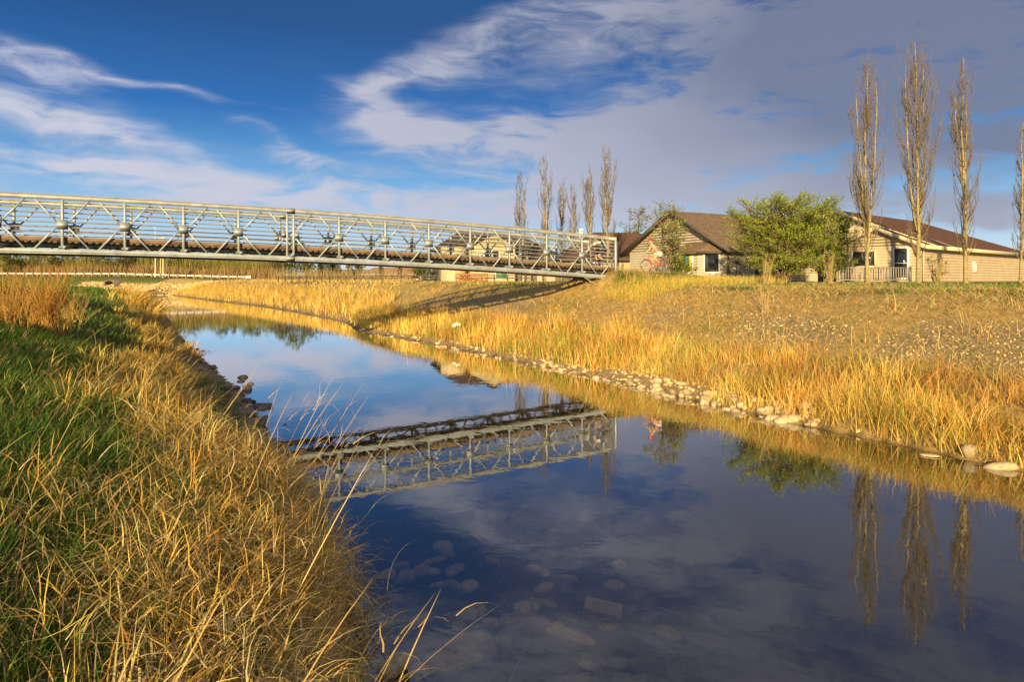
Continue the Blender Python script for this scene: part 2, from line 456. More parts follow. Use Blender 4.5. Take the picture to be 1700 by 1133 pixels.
# the stream: a body of slightly murky water
def water_material():
    m = bpy.data.materials.new('stream_water'); m.use_nodes = True
    nt = m.node_tree; N = nt.nodes; Lk = nt.links; N.clear()
    out = N.new('ShaderNodeOutputMaterial')
    fr = N.new('ShaderNodeFresnel'); fr.inputs['IOR'].default_value = 1.65
    gl = N.new('ShaderNodeBsdfGlossy'); gl.inputs['Roughness'].default_value = 0.012; gl.inputs['Color'].default_value = (.93, .95, .97, 1)
    tr = N.new('ShaderNodeBsdfTransparent'); tr.inputs['Color'].default_value = (.95, .88, .66, 1)
    mx = N.new('ShaderNodeMixShader')
    geo = N.new('ShaderNodeNewGeometry')
    mp = N.new('ShaderNodeMapping'); mp.inputs['Scale'].default_value = (0.9, 0.9, 1); mp.inputs['Rotation'].default_value = (0, 0, R(25))
    Lk.new(geo.outputs['Position'], mp.inputs[0])
    n1 = N.new('ShaderNodeTexNoise'); n1.inputs['Scale'].default_value = 2.2; n1.inputs['Detail'].default_value = 3; n1.inputs['Distortion'].default_value = .6
    Lk.new(mp.outputs[0], n1.inputs['Vector'])
    bp = N.new('ShaderNodeBump'); bp.inputs['Strength'].default_value = 0.06; bp.inputs['Distance'].default_value = 0.026
    Lk.new(n1.outputs[0], bp.inputs['Height'])
    Lk.new(bp.outputs[0], gl.inputs['Normal']); Lk.new(bp.outputs[0], fr.inputs['Normal'])
    df = N.new('ShaderNodeBsdfDiffuse'); df.inputs['Color'].default_value = (.30, .24, .14, 1)      # silt in the water
    m0 = N.new('ShaderNodeMixShader'); m0.inputs[0].default_value = .085
    Lk.new(tr.outputs[0], m0.inputs[1]); Lk.new(df.outputs[0], m0.inputs[2])
    mr = N.new('ShaderNodeMath'); mr.operation = 'MULTIPLY'; mr.inputs[1].default_value = 1.5; mr.use_clamp = True; Lk.new(fr.outputs[0], mr.inputs[0])
    Lk.new(mr.outputs[0], mx.inputs[0]); Lk.new(m0.outputs[0], mx.inputs[1]); Lk.new(gl.outputs[0], mx.inputs[2])
    Lk.new(mx.outputs[0], out.inputs['Surface'])
    return m
def build_water():
    # sheet a little wider than the stream, so its edge lies inside the banks
    mid = []
    P = [(x + 0.6, y + 0.35) for x, y in RIGHT] + [(-86, 141.2)] + [(x - 0.6, y - 0.3) for x, y in LEFT[::-1]]
    bm = bmesh.new()
    vs = [bm.verts.new((x, y, 0)) for x, y in P]
    bm.faces.new(vs)
    bmesh.ops.triangulate(bm, faces=bm.faces[:])
    bmesh.ops.recalc_face_normals(bm, faces=bm.faces[:])
    me = bpy.data.meshes.new('water'); bm.to_mesh(me); bm.free()
    if me.polygons[0].normal.z < 0: me.flip_normals()
    me.materials.append(water_material())
    tag(link('water', me), kind='structure')
build_water()

# ------------------------------------------------------------------ footbridge
def build_bridge():
    ox, oy = bxy(2, BW / 2); oz = 0.0
    br = thing('footbridge', 'arched galvanized steel truss footbridge crossing the stream', 'bridge', (ox, oy, z_bot(2)))
    O = Vector((ox, oy, z_bot(2)))
    def P(n, w, h):                  # bridge coordinates -> local point; h above the bottom chord
        x, y = bxy(n, w); return Vector((x, y, z_bot(n) + h)) - O
    cache = {}
    def beam(name, a, b, w, h, m, up=(0, 0, 1), parent=br):
        key = (name, w, h, m.name)
        if key not in cache:
            cache[key] = MB().box(-.5, -w / 2, -h / 2, .5, w / 2, h / 2).mesh(name, m)
        d = b - a; L = d.length; d.normalize(); up = Vector(up)
        sd = up.cross(d).normalized(); u2 = d.cross(sd)
        o = link(name, cache[key], parent)
        M = Matrix((d, sd, u2)).transposed().to_4x4()
        M.translation = (a + b) / 2
        o.matrix_local = M @ Matrix.Diagonal((L, 1, 1, 1))
        return o
    upv = (BV.x, BV.y, 0)
    def sweep(name, w, prof, m, step=0.5, n0=NSTART, n1=NEND):
        """profile of (across, height) points swept along the arch"""
        ns = np.arange(n0, n1 + 1e-6, step); k = len(prof)
        V = []; Q = []
        for i, n in enumerate(ns):
            for (a, h) in prof: V.append(tuple(P(n, w + a, h)))
            if i:
                for j in range(k):
                    j2 = (j + 1) % k
                    Q.append([(i - 1) * k + j, i * k + j, i * k + j2, (i - 1) * k + j2])
        Q.append(list(range(k))[:4][::-1]) if k == 4 else None
        if k == 4: Q.append([len(V) - 4 + t for t in range(4)])
        return MB().add(V, Q).build(name, m, br)
    rect = lambda a0, a1, h0, h1: [(a0, h0), (a1, h0), (a1, h1), (a0, h1)]
    for side, w in ((-1, 0.0), (1, BW)):
        nend = NEND
        # chords: box with a wider cover plate on top, coloured as the shaded upper strip
        sweep('top_chord', w, rect(-.065, .065, BH - .17, BH - .028), M_STEEL)
        sweep('cover_plate', w, rect(-.085, .085, BH - .026, BH), M_TOP)
        sweep('bottom_chord', w, rect(-.07, .07, 0.0, .15), M_STEEL)
        sweep('bottom_flange', w, rect(-.09, .09, -.03, -.002), M_STEEL)
        mid = BH / 2 - 0.02
        for n in range(NSTART, NEND + 1):
            if n == 4:                                  # bolted splice: two posts side by side
                for dn in (-.065, .065):
                    beam('post', P(n + dn, w, .15), P(n + dn, w, BH - .17), .085, .10, M_STEEL, upv)
                beam('splice_plate', P(n, w, BH - .20), P(n, w, BH + .012), .30, .19, M_STEEL, upv)
                beam('splice_plate', P(n, w, -.05), P(n, w, .18), .30, .20, M_STEEL, upv)
                beam('gusset_plate', P(n - .13, w, mid - .12), P(n - .13, w, mid + .12), .17, .118, M_STEEL, upv)
                beam('gusset_plate', P(n + .13, w, mid - .12), P(n + .13, w, mid + .12), .17, .118, M_STEEL, upv)
            else:
                pw = .08 if n not in (NSTART, NEND) else .12
                beam('post', P(n, w, .15), P(n, w, BH - .17), pw, .10, M_STEEL, upv)
                if n not in (NSTART, NEND):
                    beam('gusset_plate', P(n, w, mid - .165), P(n, w, mid + .165), .31, .112, M_STEEL, upv)
                    beam('foot_plate', P(n, w, .15), P(n, w, .25), .2, .135, M_STEEL, upv)
            for d in (-1, 1):
                m_ = n + d * 0.5
                if m_ < NSTART or m_ > NEND: continue
                s = 0.0
                beam('diagonal', P(n + d * .05, w, mid), P(m_ - d * .07, w, BH - .16), .052, .05, M_STEEL, upv)
                beam('diagonal', P(n + d * .05, w, mid), P(m_ - d * .07, w, .14), .052, .05, M_STEEL, upv)
        # hand rails on the inner face
        wi = w + (.105 if w == 0 else -.105)
        for k in range(8):
            h = .56 + k * .172
            sweep('rail', wi, rect(-.013, .013, h - .016, h + .016), M_STEEL_D, 1.0)
        wc = w + (.16 if w == 0 else -.16)
        for n in range(NSTART, NEND):
            a, b = P(n + .012, wc, DECK + .068), P(n + .988, wc, DECK + .068)
            beam('timber_curb', a, b, .14, .125, M_TIMBER)
    for n in range(NSTART, NEND + 1):
        beam('floor_beam', P(n - .12 if n == NEND else n + .05, -.16, .205), P(n - .12 if n == NEND else n + .05, BW + .16, .205), .14, .10, M_STEEL)
        beam('bracing', P(n, 0.02, .09), P(min(n + 1, NEND), BW - .02, .09), .05, .05, M_STEEL_D) if n < NEND else None
    for k in range(3):
        sweep('stringer', .5 + k * .78, rect(-.05, .05, .255, .36), M_STEEL_D, 1.0)
    npl = 190
    for i in range(npl):
        n = NSTART + (i + .5) * (NEND - NSTART) / npl
        o = beam('deck_plank', P(n, .10, DECK - .03), P(n, BW - .10, DECK - .03), .19, .045 + .004 * (i % 3), M_PLANK)
    # steel stay below the landing
    beam('stay_rod', P(NEND - .95, -.02, -.03), P(NEND - .25, -.25, -.75), .022, .022, M_STEEL)
    # concrete abutments
    mc = mat('concrete', (.33, .31, .27), .9, var=.25, vscale=3, bump=.3)
    for nn, s in ((NEND, 1), (NSTART, -1)):
        a, b = P(nn - s * .25, -.35, -.40), P(nn - s * .25, BW + .35, -.40)
        beam('abutment', a, b, .62, .72, mc)
    return br
build_bridge()

# ------------------------------------------------------------------ path off the bridge
def build_path():
    c0 = BEND + BV * (BW / 2)
    pts = []
    for t in (-0.05, 1.2, 2.5, 4, 5.5, 7, 9, 12, 18, 30):
        bend = 0.0 if t < 5 else (t - 5) ** 1.5 * 0.07
        p = c0 + BU * t - BV * bend
        pts.append((p.x, p.y))
    V = []; Q = []
    for i, (x, y) in enumerate(pts):
        zz = [gz1(x + BV.x * w, y + BV.y * w) for w in (-1.0, 0, 1.0)]
        z = max(zz) + .02
        for w, dz in ((-1.05, 0), (1.05, 0)):
            V.append((x + BV.x * w, y + BV.y * w, z)); V.append((x + BV.x * w, y + BV.y * w, z - .12))
        if i:
            a, b = (i - 1) * 4, i * 4
            Q += [[a, b, b + 2, a + 2], [a + 1, b + 1, b, a], [a + 2, b + 2, b + 3, a + 3]]
    m = mat('path_gravel', (.26, .22, .17), .95, var=.25, vscale=12, bump=.4, bscale=60)
    o = MB().add(V, Q).build('path', m)
    tag(o, kind='structure')
build_path()

# ------------------------------------------------------------------ stones
def stone_mesh(seed, flat=.62, m=None, sub=2):
    bm = bmesh.new(); bmesh.ops.create_icosphere(bm, subdivisions=sub, radius=.5)
    r = random.Random(seed)
    ax = [Vector((r.gauss(0, 1), r.gauss(0, 1), r.gauss(0, 1))).normalized() for _ in range(7)]
    am = [r.uniform(-.10, .10) for _ in ax]
    cut = [(Vector((r.gauss(0, 1), r.gauss(0, 1), r.gauss(0, .6))).normalized(), r.uniform(.36, .46)) for _ in range(4)]
    for v in bm.verts:
        d = v.co.normalized(); k = 1 + sum(a * math.sin(3 * d.dot(x) + a * 20) for a, x in zip(am, ax))
        p = d * .5 * k
        for c, lim in cut:
            e = p.dot(c)
            if e > lim: p -= c * (e - lim) * .8
        v.co = (p.x * 1.15, p.y * .92, p.z * flat)
    for f in bm.faces: f.smooth = True
    me = bpy.data.meshes.new('stone'); bm.to_mesh(me); bm.free()
    me.materials.append(m)
    return me
def stone_mat(name, c1, c2):
    m = mat(name, c1, .9, color2=c2, vscale=5, bump=.5, bscale=14, spec=.2)
    nt = m.node_tree; b = nt.nodes['Principled BSDF']
    src = b.inputs['Base Color'].links[0].from_socket
    oi = nt.nodes.new('ShaderNodeObjectInfo')
    hs = nt.nodes.new('ShaderNodeHueSaturation')
    mr = nt.nodes.new('ShaderNodeMapRange'); mr.inputs[3].default_value = .65; mr.inputs[4].default_value = 1.25
    nt.links.new(oi.outputs['Random'], mr.inputs[0]); nt.links.new(mr.outputs[0], hs.inputs['Value'])
    nt.links.new(src, hs.inputs['Color']); nt.links.new(hs.outputs[0], b.inputs['Base Color'])
    return m
M_STONE = stone_mat('pale_stone', (.55, .42, .25), (.36, .26, .14))
M_DARKSTONE = stone_mat('shore_stone', (.20, .165, .12), (.10, .085, .065))
M_BEDSTONE = stone_mat('bed_stone', (.78, .58, .34), (.50, .36, .20))
ST = [stone_mesh(i, .55 + .06 * i, M_STONE) for i in range(6)]
SD = [stone_mesh(20 + i, .45 + .06 * i, M_DARKSTONE) for i in range(5)]
SB = [stone_mesh(40 + i, .42 + .05 * i, M_BEDSTONE) for i in range(5)]

def at_poly(P, u):
    """point and left normal at arc fraction index u (float index)"""
    i = min(int(u), len(P) - 2); t = u - i
    a, b = Vector(P[i]), Vector(P[i + 1]); d = (b - a).normalized()
    return a.lerp(b, t), Vector((-d.y, d.x))
def put_stone(me, x, y, size, label, group=None, sink=.3, name='stone', rz=None, z=None, sc3=None):
    o = link(name, me)
    s = sc3 or (size * random.uniform(.85, 1.2), size * random.uniform(.8, 1.1), size * random.uniform(.8, 1.15))
    h = s[2] * .55
    o.scale = s; o.rotation_euler = (random.uniform(-.2, .2), random.uniform(-.2, .2), random.uniform(0, 6.28) if rz is None else rz)
    o.location = (x, y, (gz1(x, y) if z is None else z) + h * (.5 - sink))
    return tag(o, label, 'stone', group)

def along_right(px):
    """point of the right waterline that the photo column px looks at, by interpolation"""
    us = np.linspace(3.5, len(RIGHT) - 1.01, 900)
    best = min(us, key=lambda u: abs((lambda p: 850 + F * p.x / p.y)(at_poly(RIGHT, u)[0]) - px))
    return at_poly(RIGHT, best)

def build_stones():
    r = random.Random(3)
    # the pale row along the right waterline
    n = 0
    cols = np.linspace(640, 1345, 900); table = [along_right(p) for p in np.linspace(630, 1360, 74)]
    for k in range(190):
        f = r.random() ** .8
        i = min(int(f * 72), 71); p, nn = table[i]; p2, _ = table[i + 1]
        p = p.lerp(p2, r.random())
        px = 850 + F * p.x / p.y
        wid = .55 if px < 1000 else .85
        s = -.12 + r.random() ** 1.3 * wid
        q = p - nn * s
        size = r.choice([.11, .14, .17, .2, .24]) * (1.12 if 1040 < px < 1330 else .9)
        put_stone(r.choice(ST), q.x, q.y, size, 'pale rounded stone in the row along the right waterline below the reeds', 'pale stones along the right waterline', sink=.25, z=max(gz1(q.x, q.y), -.03))
    def single(px, py, size, label, rz=0, sc3=None, zz=None, me=None):
        x, y = on_water(px, py); put_stone(me or ST[1], x, y, size, label, sink=.1, rz=rz, sc3=sc3, z=zz if zz is not None else max(.0, gz1(x, y)))
    single(1610, 762, .3, 'round pale boulder at the foot of the tall reeds near the right edge', .4, (.27, .27, .32), .06, ST[3])
    single(1664, 779, .5, 'broad flat ochre boulder lying in the water near the right edge', -.35, (.44, .30, .27), -.02, ST[0])
    single(1543, 758, .3, 'thin pale slab barely above the water below the right reeds', -.4, (.30, .16, .07), 0.0, ST[2])
    single(1213, 668, .3, 'largest round stone standing proud of the right stone row', .2, (.30, .28, .32), .05, ST[5])
    single(1358, 704, .3, 'long sandy stone at the near end of the stone row', -.4, (.42, .26, .24), .0, ST[0])
    single(1428, 722, .2, 'small pale stone alone between the stone row and the boulders', .5, (.20, .18, .20), .0, ST[4])
    # dark stones of the left shore spit
    for k in range(56):
        u = 8.55 + r.random() * 2.9
        p, nn = at_poly(LEFT, u); s = -.45 + r.random() * 1.75
        q = p + nn * s
        put_stone(r.choice(SD), q.x, q.y, r.choice([.12, .16, .2, .26, .34]), 'dark shore stone on the stony spit at the left waterline', 'dark stones on the left shore', sink=.3, z=max(gz1(q.x, q.y), -.04))
    for k in range(4):
        u = 5.0 + r.random() * 3.5
        p, nn = at_poly(LEFT, u); q = p + nn * (-.15 + r.random() * .35)
        put_stone(r.choice(SD), q.x, q.y, r.choice([.1, .14, .2]), 'dark stone half hidden under the overhanging dry grass at the near left waterline', 'stones under the near left bank', sink=.3, z=max(gz1(q.x, q.y), -.05))
    # near left shore, bottom of the picture
    put_stone(SB[3], -.92, 5.35, .3, 'pale boulder under the dry grass at the very bottom of the left bank', sink=.1, z=.02, sc3=(.32, .24, .26), name='stone')
    # on the bed of the stream
    def bed(px, py, depth, sc3, label, group=None, rz=0.0, me=None):
        for _ in range(5):                      # where the line of sight meets the bed
            Y = F * (EYE + depth) / (py - HOR); X = (px - 850) / F * Y; depth = max(.05, -gz1(X, Y) - sc3[2] * .2)
        o = link('stone', me or r.choice(SB)); o.scale = sc3; o.rotation_euler = (r.uniform(-.1, .1), r.uniform(-.1, .1), rz)
        sc3 = tuple(1.25 * q_ for q_ in sc3); o.scale = sc3
        o.location = (X, Y, min(gz1(X, Y) + sc3[2] * .15, -.05 - sc3[2] * .36))
        tag(o, label, 'stone', group)
    bed(782, 1060, .35, (.42, .34, .40), 'big oval tan stone under the clear water near the bottom edge', me=SB[4])
    bed(725, 1085, .35, (.20, .18, .24), 'round stone under water just left of the big oval one', me=SB[2])
    bed(755, 1100, .3, (.34, .20, .2), 'long reddish stone under water below the big oval one', me=SB[1], rz=.3)
    bed(870, 1035, .45, (.36, .24, .25), 'pale flattish stone under water behind the big oval one', me=SB[3])
    bed(940, 1058, .5, (.42, .2, .25), 'slanting long stone under water right of the big oval one', me=SB[0], rz=-.5)
    blk = MB().box(-.5, -.5, -.5, .5, .5, .5).mesh('stone_block', M_BEDSTONE)
    o = link('stone_block', blk); Y = F * (EYE + .35) / (1032 - HOR); X = (1000 - 850) / F * Y
    o.location = (X, Y, gz1(X, Y) + .09); o.scale = (.38, .24, .18); o.rotation_euler = (0.09, .12, -.22)
    bv = o.modifiers.new('edge', 'BEVEL'); bv.width = .03; bv.segments = 2
    tag(o, 'squared stone block lying under water right of the drowned stones', 'stone')
    for k in range(80):
        px = r.uniform(640, 1150); py = r.uniform(900, 1135)
        if r.random() < (px - 640) / 700: continue
        bed(px, py, .4, tuple(r.uniform(.1, .26) * a for a in (1.1, .9, .9)), 'small rounded stone on the stream bed near the left bank', 'drowned stones near the left bank', r.uniform(0, 6))
build_stones()

def stuff_stones(name, pts, size, m, label):
    """loose gravel nobody could count: one object of many little six-sided lumps"""
    base = np.array([[1, 0, 0], [-1, 0, 0], [0, 1, 0], [0, -1, 0], [0, 0, 1], [0, 0, -1], [.7, .7, .25], [-.7, .6, .3], [-.6, -.7, .3], [.7, -.6, .25]], float) * .5
    from mathutils import geometry
    bm = bmesh.new(); vs = [bm.verts.new(v) for v in base]; bmesh.ops.convex_hull(bm, input=vs); bmesh.ops.triangulate(bm, faces=bm.faces[:])
    bm.verts.ensure_lookup_table(); bm.verts.index_update()
    B = np.array([v.co[:] for v in bm.verts]); T = np.array([[v.index for v in f.verts] for f in bm.faces]); bm.free()
    N = len(pts); th = rng.random(N) * 6.28
    S = size * (.5 + rng.random(N) ** 2 * 1.2)
    sx, sy, sz = S * (.8 + .5 * rng.random(N)), S * (.7 + .4 * rng.random(N)), S * (.5 + .4 * rng.random(N))
    X = B[None, :, 0] * sx[:, None]; Y = B[None, :, 1] * sy[:, None]; Z = B[None, :, 2] * sz[:, None]
    V = np.stack([X * np.cos(th)[:, None] - Y * np.sin(th)[:, None], X * np.sin(th)[:, None] + Y * np.cos(th)[:, None], Z], -1) + pts[:, None, :]
    V[:, :, 2] += .1 * S[:, None]
    Tt = (T[None] + (np.arange(N) * len(B))[:, None, None]).reshape(-1, 3)
    b = .55 + .7 * rng.random(N); tint = rng.random(N)[:, None] * np.array([.05, .0, -.05])
    C = (np.array([.54, .40, .21]) + tint) * b[:, None]
    C = np.repeat(C, len(B), 0)
    o = link(name, mesh_np(name, V.reshape(-1, 3), Tt, m, C))
    return tag(o, label, name.replace('_', ' '), kind='stuff')

# ------------------------------------------------------------------ planting helpers
def in_view(x, y, margin=.16):
    px = x / np.maximum(y, .05)
    return (y > .8) & (np.abs(px) < .75 + margin + .6 / np.maximum(y, .5))

def blades(root, L, W, az, th0, th1, C, segs=4, twist=None, tipw=.12, kink=.35):
    """curved tapering ribbons; th0/th1 = lean from the vertical at root and tip"""
    N = len(root)
    if twist is None: twist = rng.random(N) * 6.28
    t = np.linspace(0, 1, segs + 1)
    th = th0[:, None] + (th1 - th0)[:, None] * (t[None, :] ** 1.4)
    if segs >= 4 and kink:
        kj = rng.integers(1, segs, N); ka = np.where(rng.random(N) < kink, rng.uniform(.5, 1.5, N) * rng.choice([-1, 1, 1], N), 0)
        th = th + np.where(np.arange(segs + 1)[None, :] >= kj[:, None], ka[:, None], 0)
    thm = .5 * (th[:, 1:] + th[:, :-1])
    st = (L / segs)[:, None]
    h = np.concatenate([np.zeros((N, 1)), np.cumsum(np.sin(thm) * st, 1)], 1)
    v = np.concatenate([np.zeros((N, 1)), np.cumsum(np.cos(thm) * st, 1)], 1)
    ca, sa = np.cos(az)[:, None], np.sin(az)[:, None]
    Cc = np.stack([root[:, 0:1] + h * ca, root[:, 1:2] + h * sa, root[:, 2:3] + v], -1)
    wv = np.stack([np.cos(twist), np.sin(twist), np.zeros(N)], -1)[:, None, :]
    wid = (W[:, None] * (1 - (1 - tipw) * t[None, :] ** 1.5) * .5)[..., None]
    A = Cc - wv * wid; B = Cc + wv * wid
    k = segs
    V = np.concatenate([A[:, :k], B[:, :k], Cc[:, k:k + 1]], 1)       # 2k+1 verts
    nv = 2 * k + 1
    q = np.array([[i, k + i, k + i + 1, i + 1] for i in range(k - 1)])
    tr = np.array([[k - 1, 2 * k - 1, 2 * k]])
    off = (np.arange(N) * nv)[:, None, None]
    Q = (q[None] + off).reshape(-1, 4) if k > 1 else np.zeros((0, 4), int)
    T = (tr[None] + off).reshape(-1, 3)
    return V.reshape(-1, 3), Q, T, np.repeat(C, nv, 0)

class Sward:
    def __init__(s): s.V = []; s.Q = []; s.T = []; s.C = []; s.n = 0
    def add(s, V, Q, T, C):
        s.V.append(V); s.Q.append(Q + s.n); s.T.append(T + s.n); s.C.append(C); s.n += len(V)
    def build(s, name, label, m=None, cat='grass'):
        me = mesh_np(name, np.concatenate(s.V), [np.concatenate(s.Q), np.concatenate(s.T)], m or M_BLADE, np.concatenate(s.C))
        return tag(link(name, me), label, cat, kind='stuff')

DRY = np.array([[.78, .53, .12], [.72, .44, .07], [.64, .34, .05], [.80, .60, .20], [.56, .28, .045], [.74, .53, .15]])
STRAW = np.array([[.66, .49, .19], [.60, .42, .14], [.70, .55, .26], [.52, .34, .11]])
DULL = np.array([[.50, .34, .15], [.43, .26, .10], [.60, .45, .23], [.36, .21, .07]])
GREEN = np.array([[.060, .15, .013], [.095, .20, .018], [.045, .11, .010], [.14, .22, .025]])
def pick(pal, n, jit=.16):
    c = pal[rng.integers(0, len(pal), n)] * (1 + jit * rng.normal(size=(n, 1)))
    return np.clip(c, .01, .8)

def scatter(n, xr, yr, keep):
    x = rng.uniform(*xr, n); y = rng.uniform(*yr, n)
    f = water_fields(x, y)
    k = keep(x, y, *f) & in_view(x, y)
    x, y = x[k], y[k]; f = tuple(a[k] for a in f)
    return np.stack([x, y, gz(x, y, f)], 1), f

def dirs(n, mean, spread): return mean + spread * rng.normal(size=n)

# ---- left bank
LEAN = R(22)        # the old stems lean towards the water, to the right
def left_bank():
    # living turf
    tf = Sward()
    def turf(n, xr, yr, lo, hi, w, segs):
        P, (dR, dL, dE, ins) = scatter(n, xr, yr, lambda x, y, dR, dL, dE, ins: (dL < dR) & ~ins & (dL > .5) & (rng.random(len(x)) < smoothstep(.6, 2.8, dL + (fbm(x * .6, y * .6) - .5) * 4) * .85 + .22))
        k = len(P); L = rng.uniform(lo, hi, k)
        c = pick(GREEN, k); dry = rng.random(k) < .10 + .24 * smoothstep(.5, .7, fbm(P[:, 0] * .8, P[:, 1] * .8)); c[dry] = pick(DULL, dry.sum())
        tf.add(*blades(P, L, w * rng.uniform(.7, 1.3, k), dirs(k, LEAN, 1.3), rng.uniform(.05, .5, k), rng.uniform(.5, 1.5, k), c, segs))
    turf(76000, (-7, 0.5), (1.6, 8), .14, .38, .0095, 4)
    turf(64000, (-16, -1), (8, 20), .16, .38, .014, 3)
    turf(36000, (-36, -5), (20, 48), .18, .4, .026, 2)
    turf(16000, (-82, -18), (48, 125), .3, .5, .07, 2)
    tf.build('turf', 'dark green turf covering the left bank')
    # tussocks of last year's grass, each arching over from its own crown
    dg = Sward()
    def tuss(n, xr, yr, keep, per, lo, hi, w, segs, pal=DRY, spread=.10, arch=(1.3, 2.5), bias=.55):
        P, f = scatter(n, xr, yr, keep)
        m_ = len(P)
        if not m_: return
        size = rng.uniform(.6, 1.25, m_)
        k = rng.poisson(per * size); idx = np.repeat(np.arange(m_), k); n_ = len(idx)
        root = P[idx].copy(); off = rng.normal(size=(n_, 2)) * (spread * size[idx])[:, None]
        root[:, :2] += off; root[:, 2] = gz(root[:, 0], root[:, 1])
        root[:, 2] = np.maximum(root[:, 2], .03)
        out = np.arctan2(off[:, 1], off[:, 0])
        lean = dirs(m_, LEAN, .7)[idx]
        vx = np.cos(out) * (1 - bias) + np.cos(lean) * bias; vy = np.sin(out) * (1 - bias) + np.sin(lean) * bias
        az = np.arctan2(vy, vx) + rng.normal(size=n_) * .55
        L = rng.uniform(lo, hi, n_) * size[idx]
        tone = rng.integers(0, len(pal), m_)[idx]
        c = pal[np.where(rng.random(n_) < .55, tone, rng.integers(0, len(pal), n_))] * (1 + .18 * rng.normal(size=(n_, 1)))
        dg.add(*blades(root, L, w * rng.uniform(.5, 1.5, n_), az, rng.uniform(.0, .7, n_), rng.uniform(*arch, n_), np.clip(c, .02, .85), segs))
    edge = lambda a, b, d: (lambda x, y, dR, dL, dE, ins: (dL < dR) & (~ins) & (dL > a) & (dL < b) & (rng.random(len(x)) < d * smoothstep(b, b * .55, dL + (fbm(x * .9, y * .9) - .5) * 1.2)))
    DD = np.concatenate([DULL, DRY])
    tuss(600, (-5.5, 0.6), (1.9, 9.5), edge(.05, 2.2, 1.0), 60, .28, .70, .0115, 7, np.concatenate([DRY, STRAW]), arch=(1.5, 3.2), spread=.14, bias=.30)
    tuss(110, (-7, 0), (2.0, 9.5), edge(1.6, 5, .6), 34, .3, .7, .0115, 6, DD, .15, (1.3, 3.0), .25)
    tuss(300, (-7, 0), (2.0, 10), edge(.2, 4.5, .6), 10, .25, .55, .010, 5, DD, .3, (.8, 2.4), .2)
    # flattened litter lying over the clumps
    P, f = scatter(19000, (-6.5, .4), (1.9, 10), edge(.1, 2.5, .9))
    P[:, 2] += rng.uniform(.02, .34, len(P)); k = len(P)
    dg.add(*blades(P, rng.uniform(.15, .5, k), .010 * rng.uniform(.5, 1.4, k), rng.random(k) * 6.28, rng.uniform(1.0, 1.6, k), rng.uniform(1.4, 2.0, k), pick(DD, k), 4, kink=.6))
    tuss(640, (-11, -1.5), (9.5, 19), edge(1.35, 3.9, .9), 48, .35, .75, .017, 5, arch=(1.3, 2.8), bias=.35)
    tuss(300, (-16, -2), (9.5, 22), edge(2, 6, .45), 24, .3, .65, .012, 4, DD)
    tuss(620, (-26, -7), (19, 44), edge(1.3, 3.4, .85), 34, .5, .95, .022, 4)
    tuss(420, (-30, -10), (26, 50), edge(.1, 1.9, .95), 30, .4, .8, .024, 3)
    tuss(160, (-34, -9), (19, 48), edge(2.5, 7, .35), 14, .4, .7, .022, 3, DD)
    tuss(1000, (-75, -16), (44, 125), edge(.4, 4.5, .95), 26, 1.0, 1.9, .06, 3)
    dg.build('dry_grass', 'arching golden dry grass hanging over the left water edge')
    # long leaning flower stalks
    st = Sward()
    def stalks(n, xr, yr, a, b, lo, hi, w, d=.5):
        P, f = scatter(n, xr, yr, edge(a, b, d))
        k = len(P); az = dirs(k, LEAN, .35)
        L = rng.uniform(lo, hi, k); th = rng.uniform(.30, .80, k)
        c = pick(np.array([[.70, .52, .22], [.62, .42, .15], [.55, .36, .13]]), k, .1)
        st.add(*blades(P, L, w * rng.uniform(.7, 1.2, k), az, th, th + rng.uniform(.0, .3, k), c, 5, tipw=.35, kink=.06))
        # a few leaves drooping off every stalk
        for j in range(2):
            f_ = rng.uniform(.35, .8, k)
            q = P.copy(); q[:, 0] += np.cos(az) * np.sin(th) * L * f_; q[:, 1] += np.sin(az) * np.sin(th) * L * f_; q[:, 2] += np.cos(th) * L * f_
            st.add(*blades(q, L * rng.uniform(.18, .34, k), w * rng.uniform(.7, 1.15, k), az + rng.normal(size=k) * .5, rng.uniform(.5, .9, k), rng.uniform(1.4, 2.4, k), c, 4))
    stalks(120, (-5.5, .3), (1.9, 9), .1, 3.0, .7, 1.5, .0085)
    stalks(110, (-7, -1), (3, 11), 2.0, 5.5, .7, 1.2, .006, .35)
    stalks(160, (-13, -2), (9, 22), .5, 5, .8, 1.4, .009)
    stalks(80, (-4.2, -.6), (5.5, 11), .05, 1.5, 1.0, 1.75, .0095, .9)
    stalks(11, (-2.6, -.5), (2.6, 4.6), .1, 2.0, .8, 1.2, .011, .9)
    st.build('grass_stalks', 'long pale flower stalks leaning right over the left bank')
left_bank()

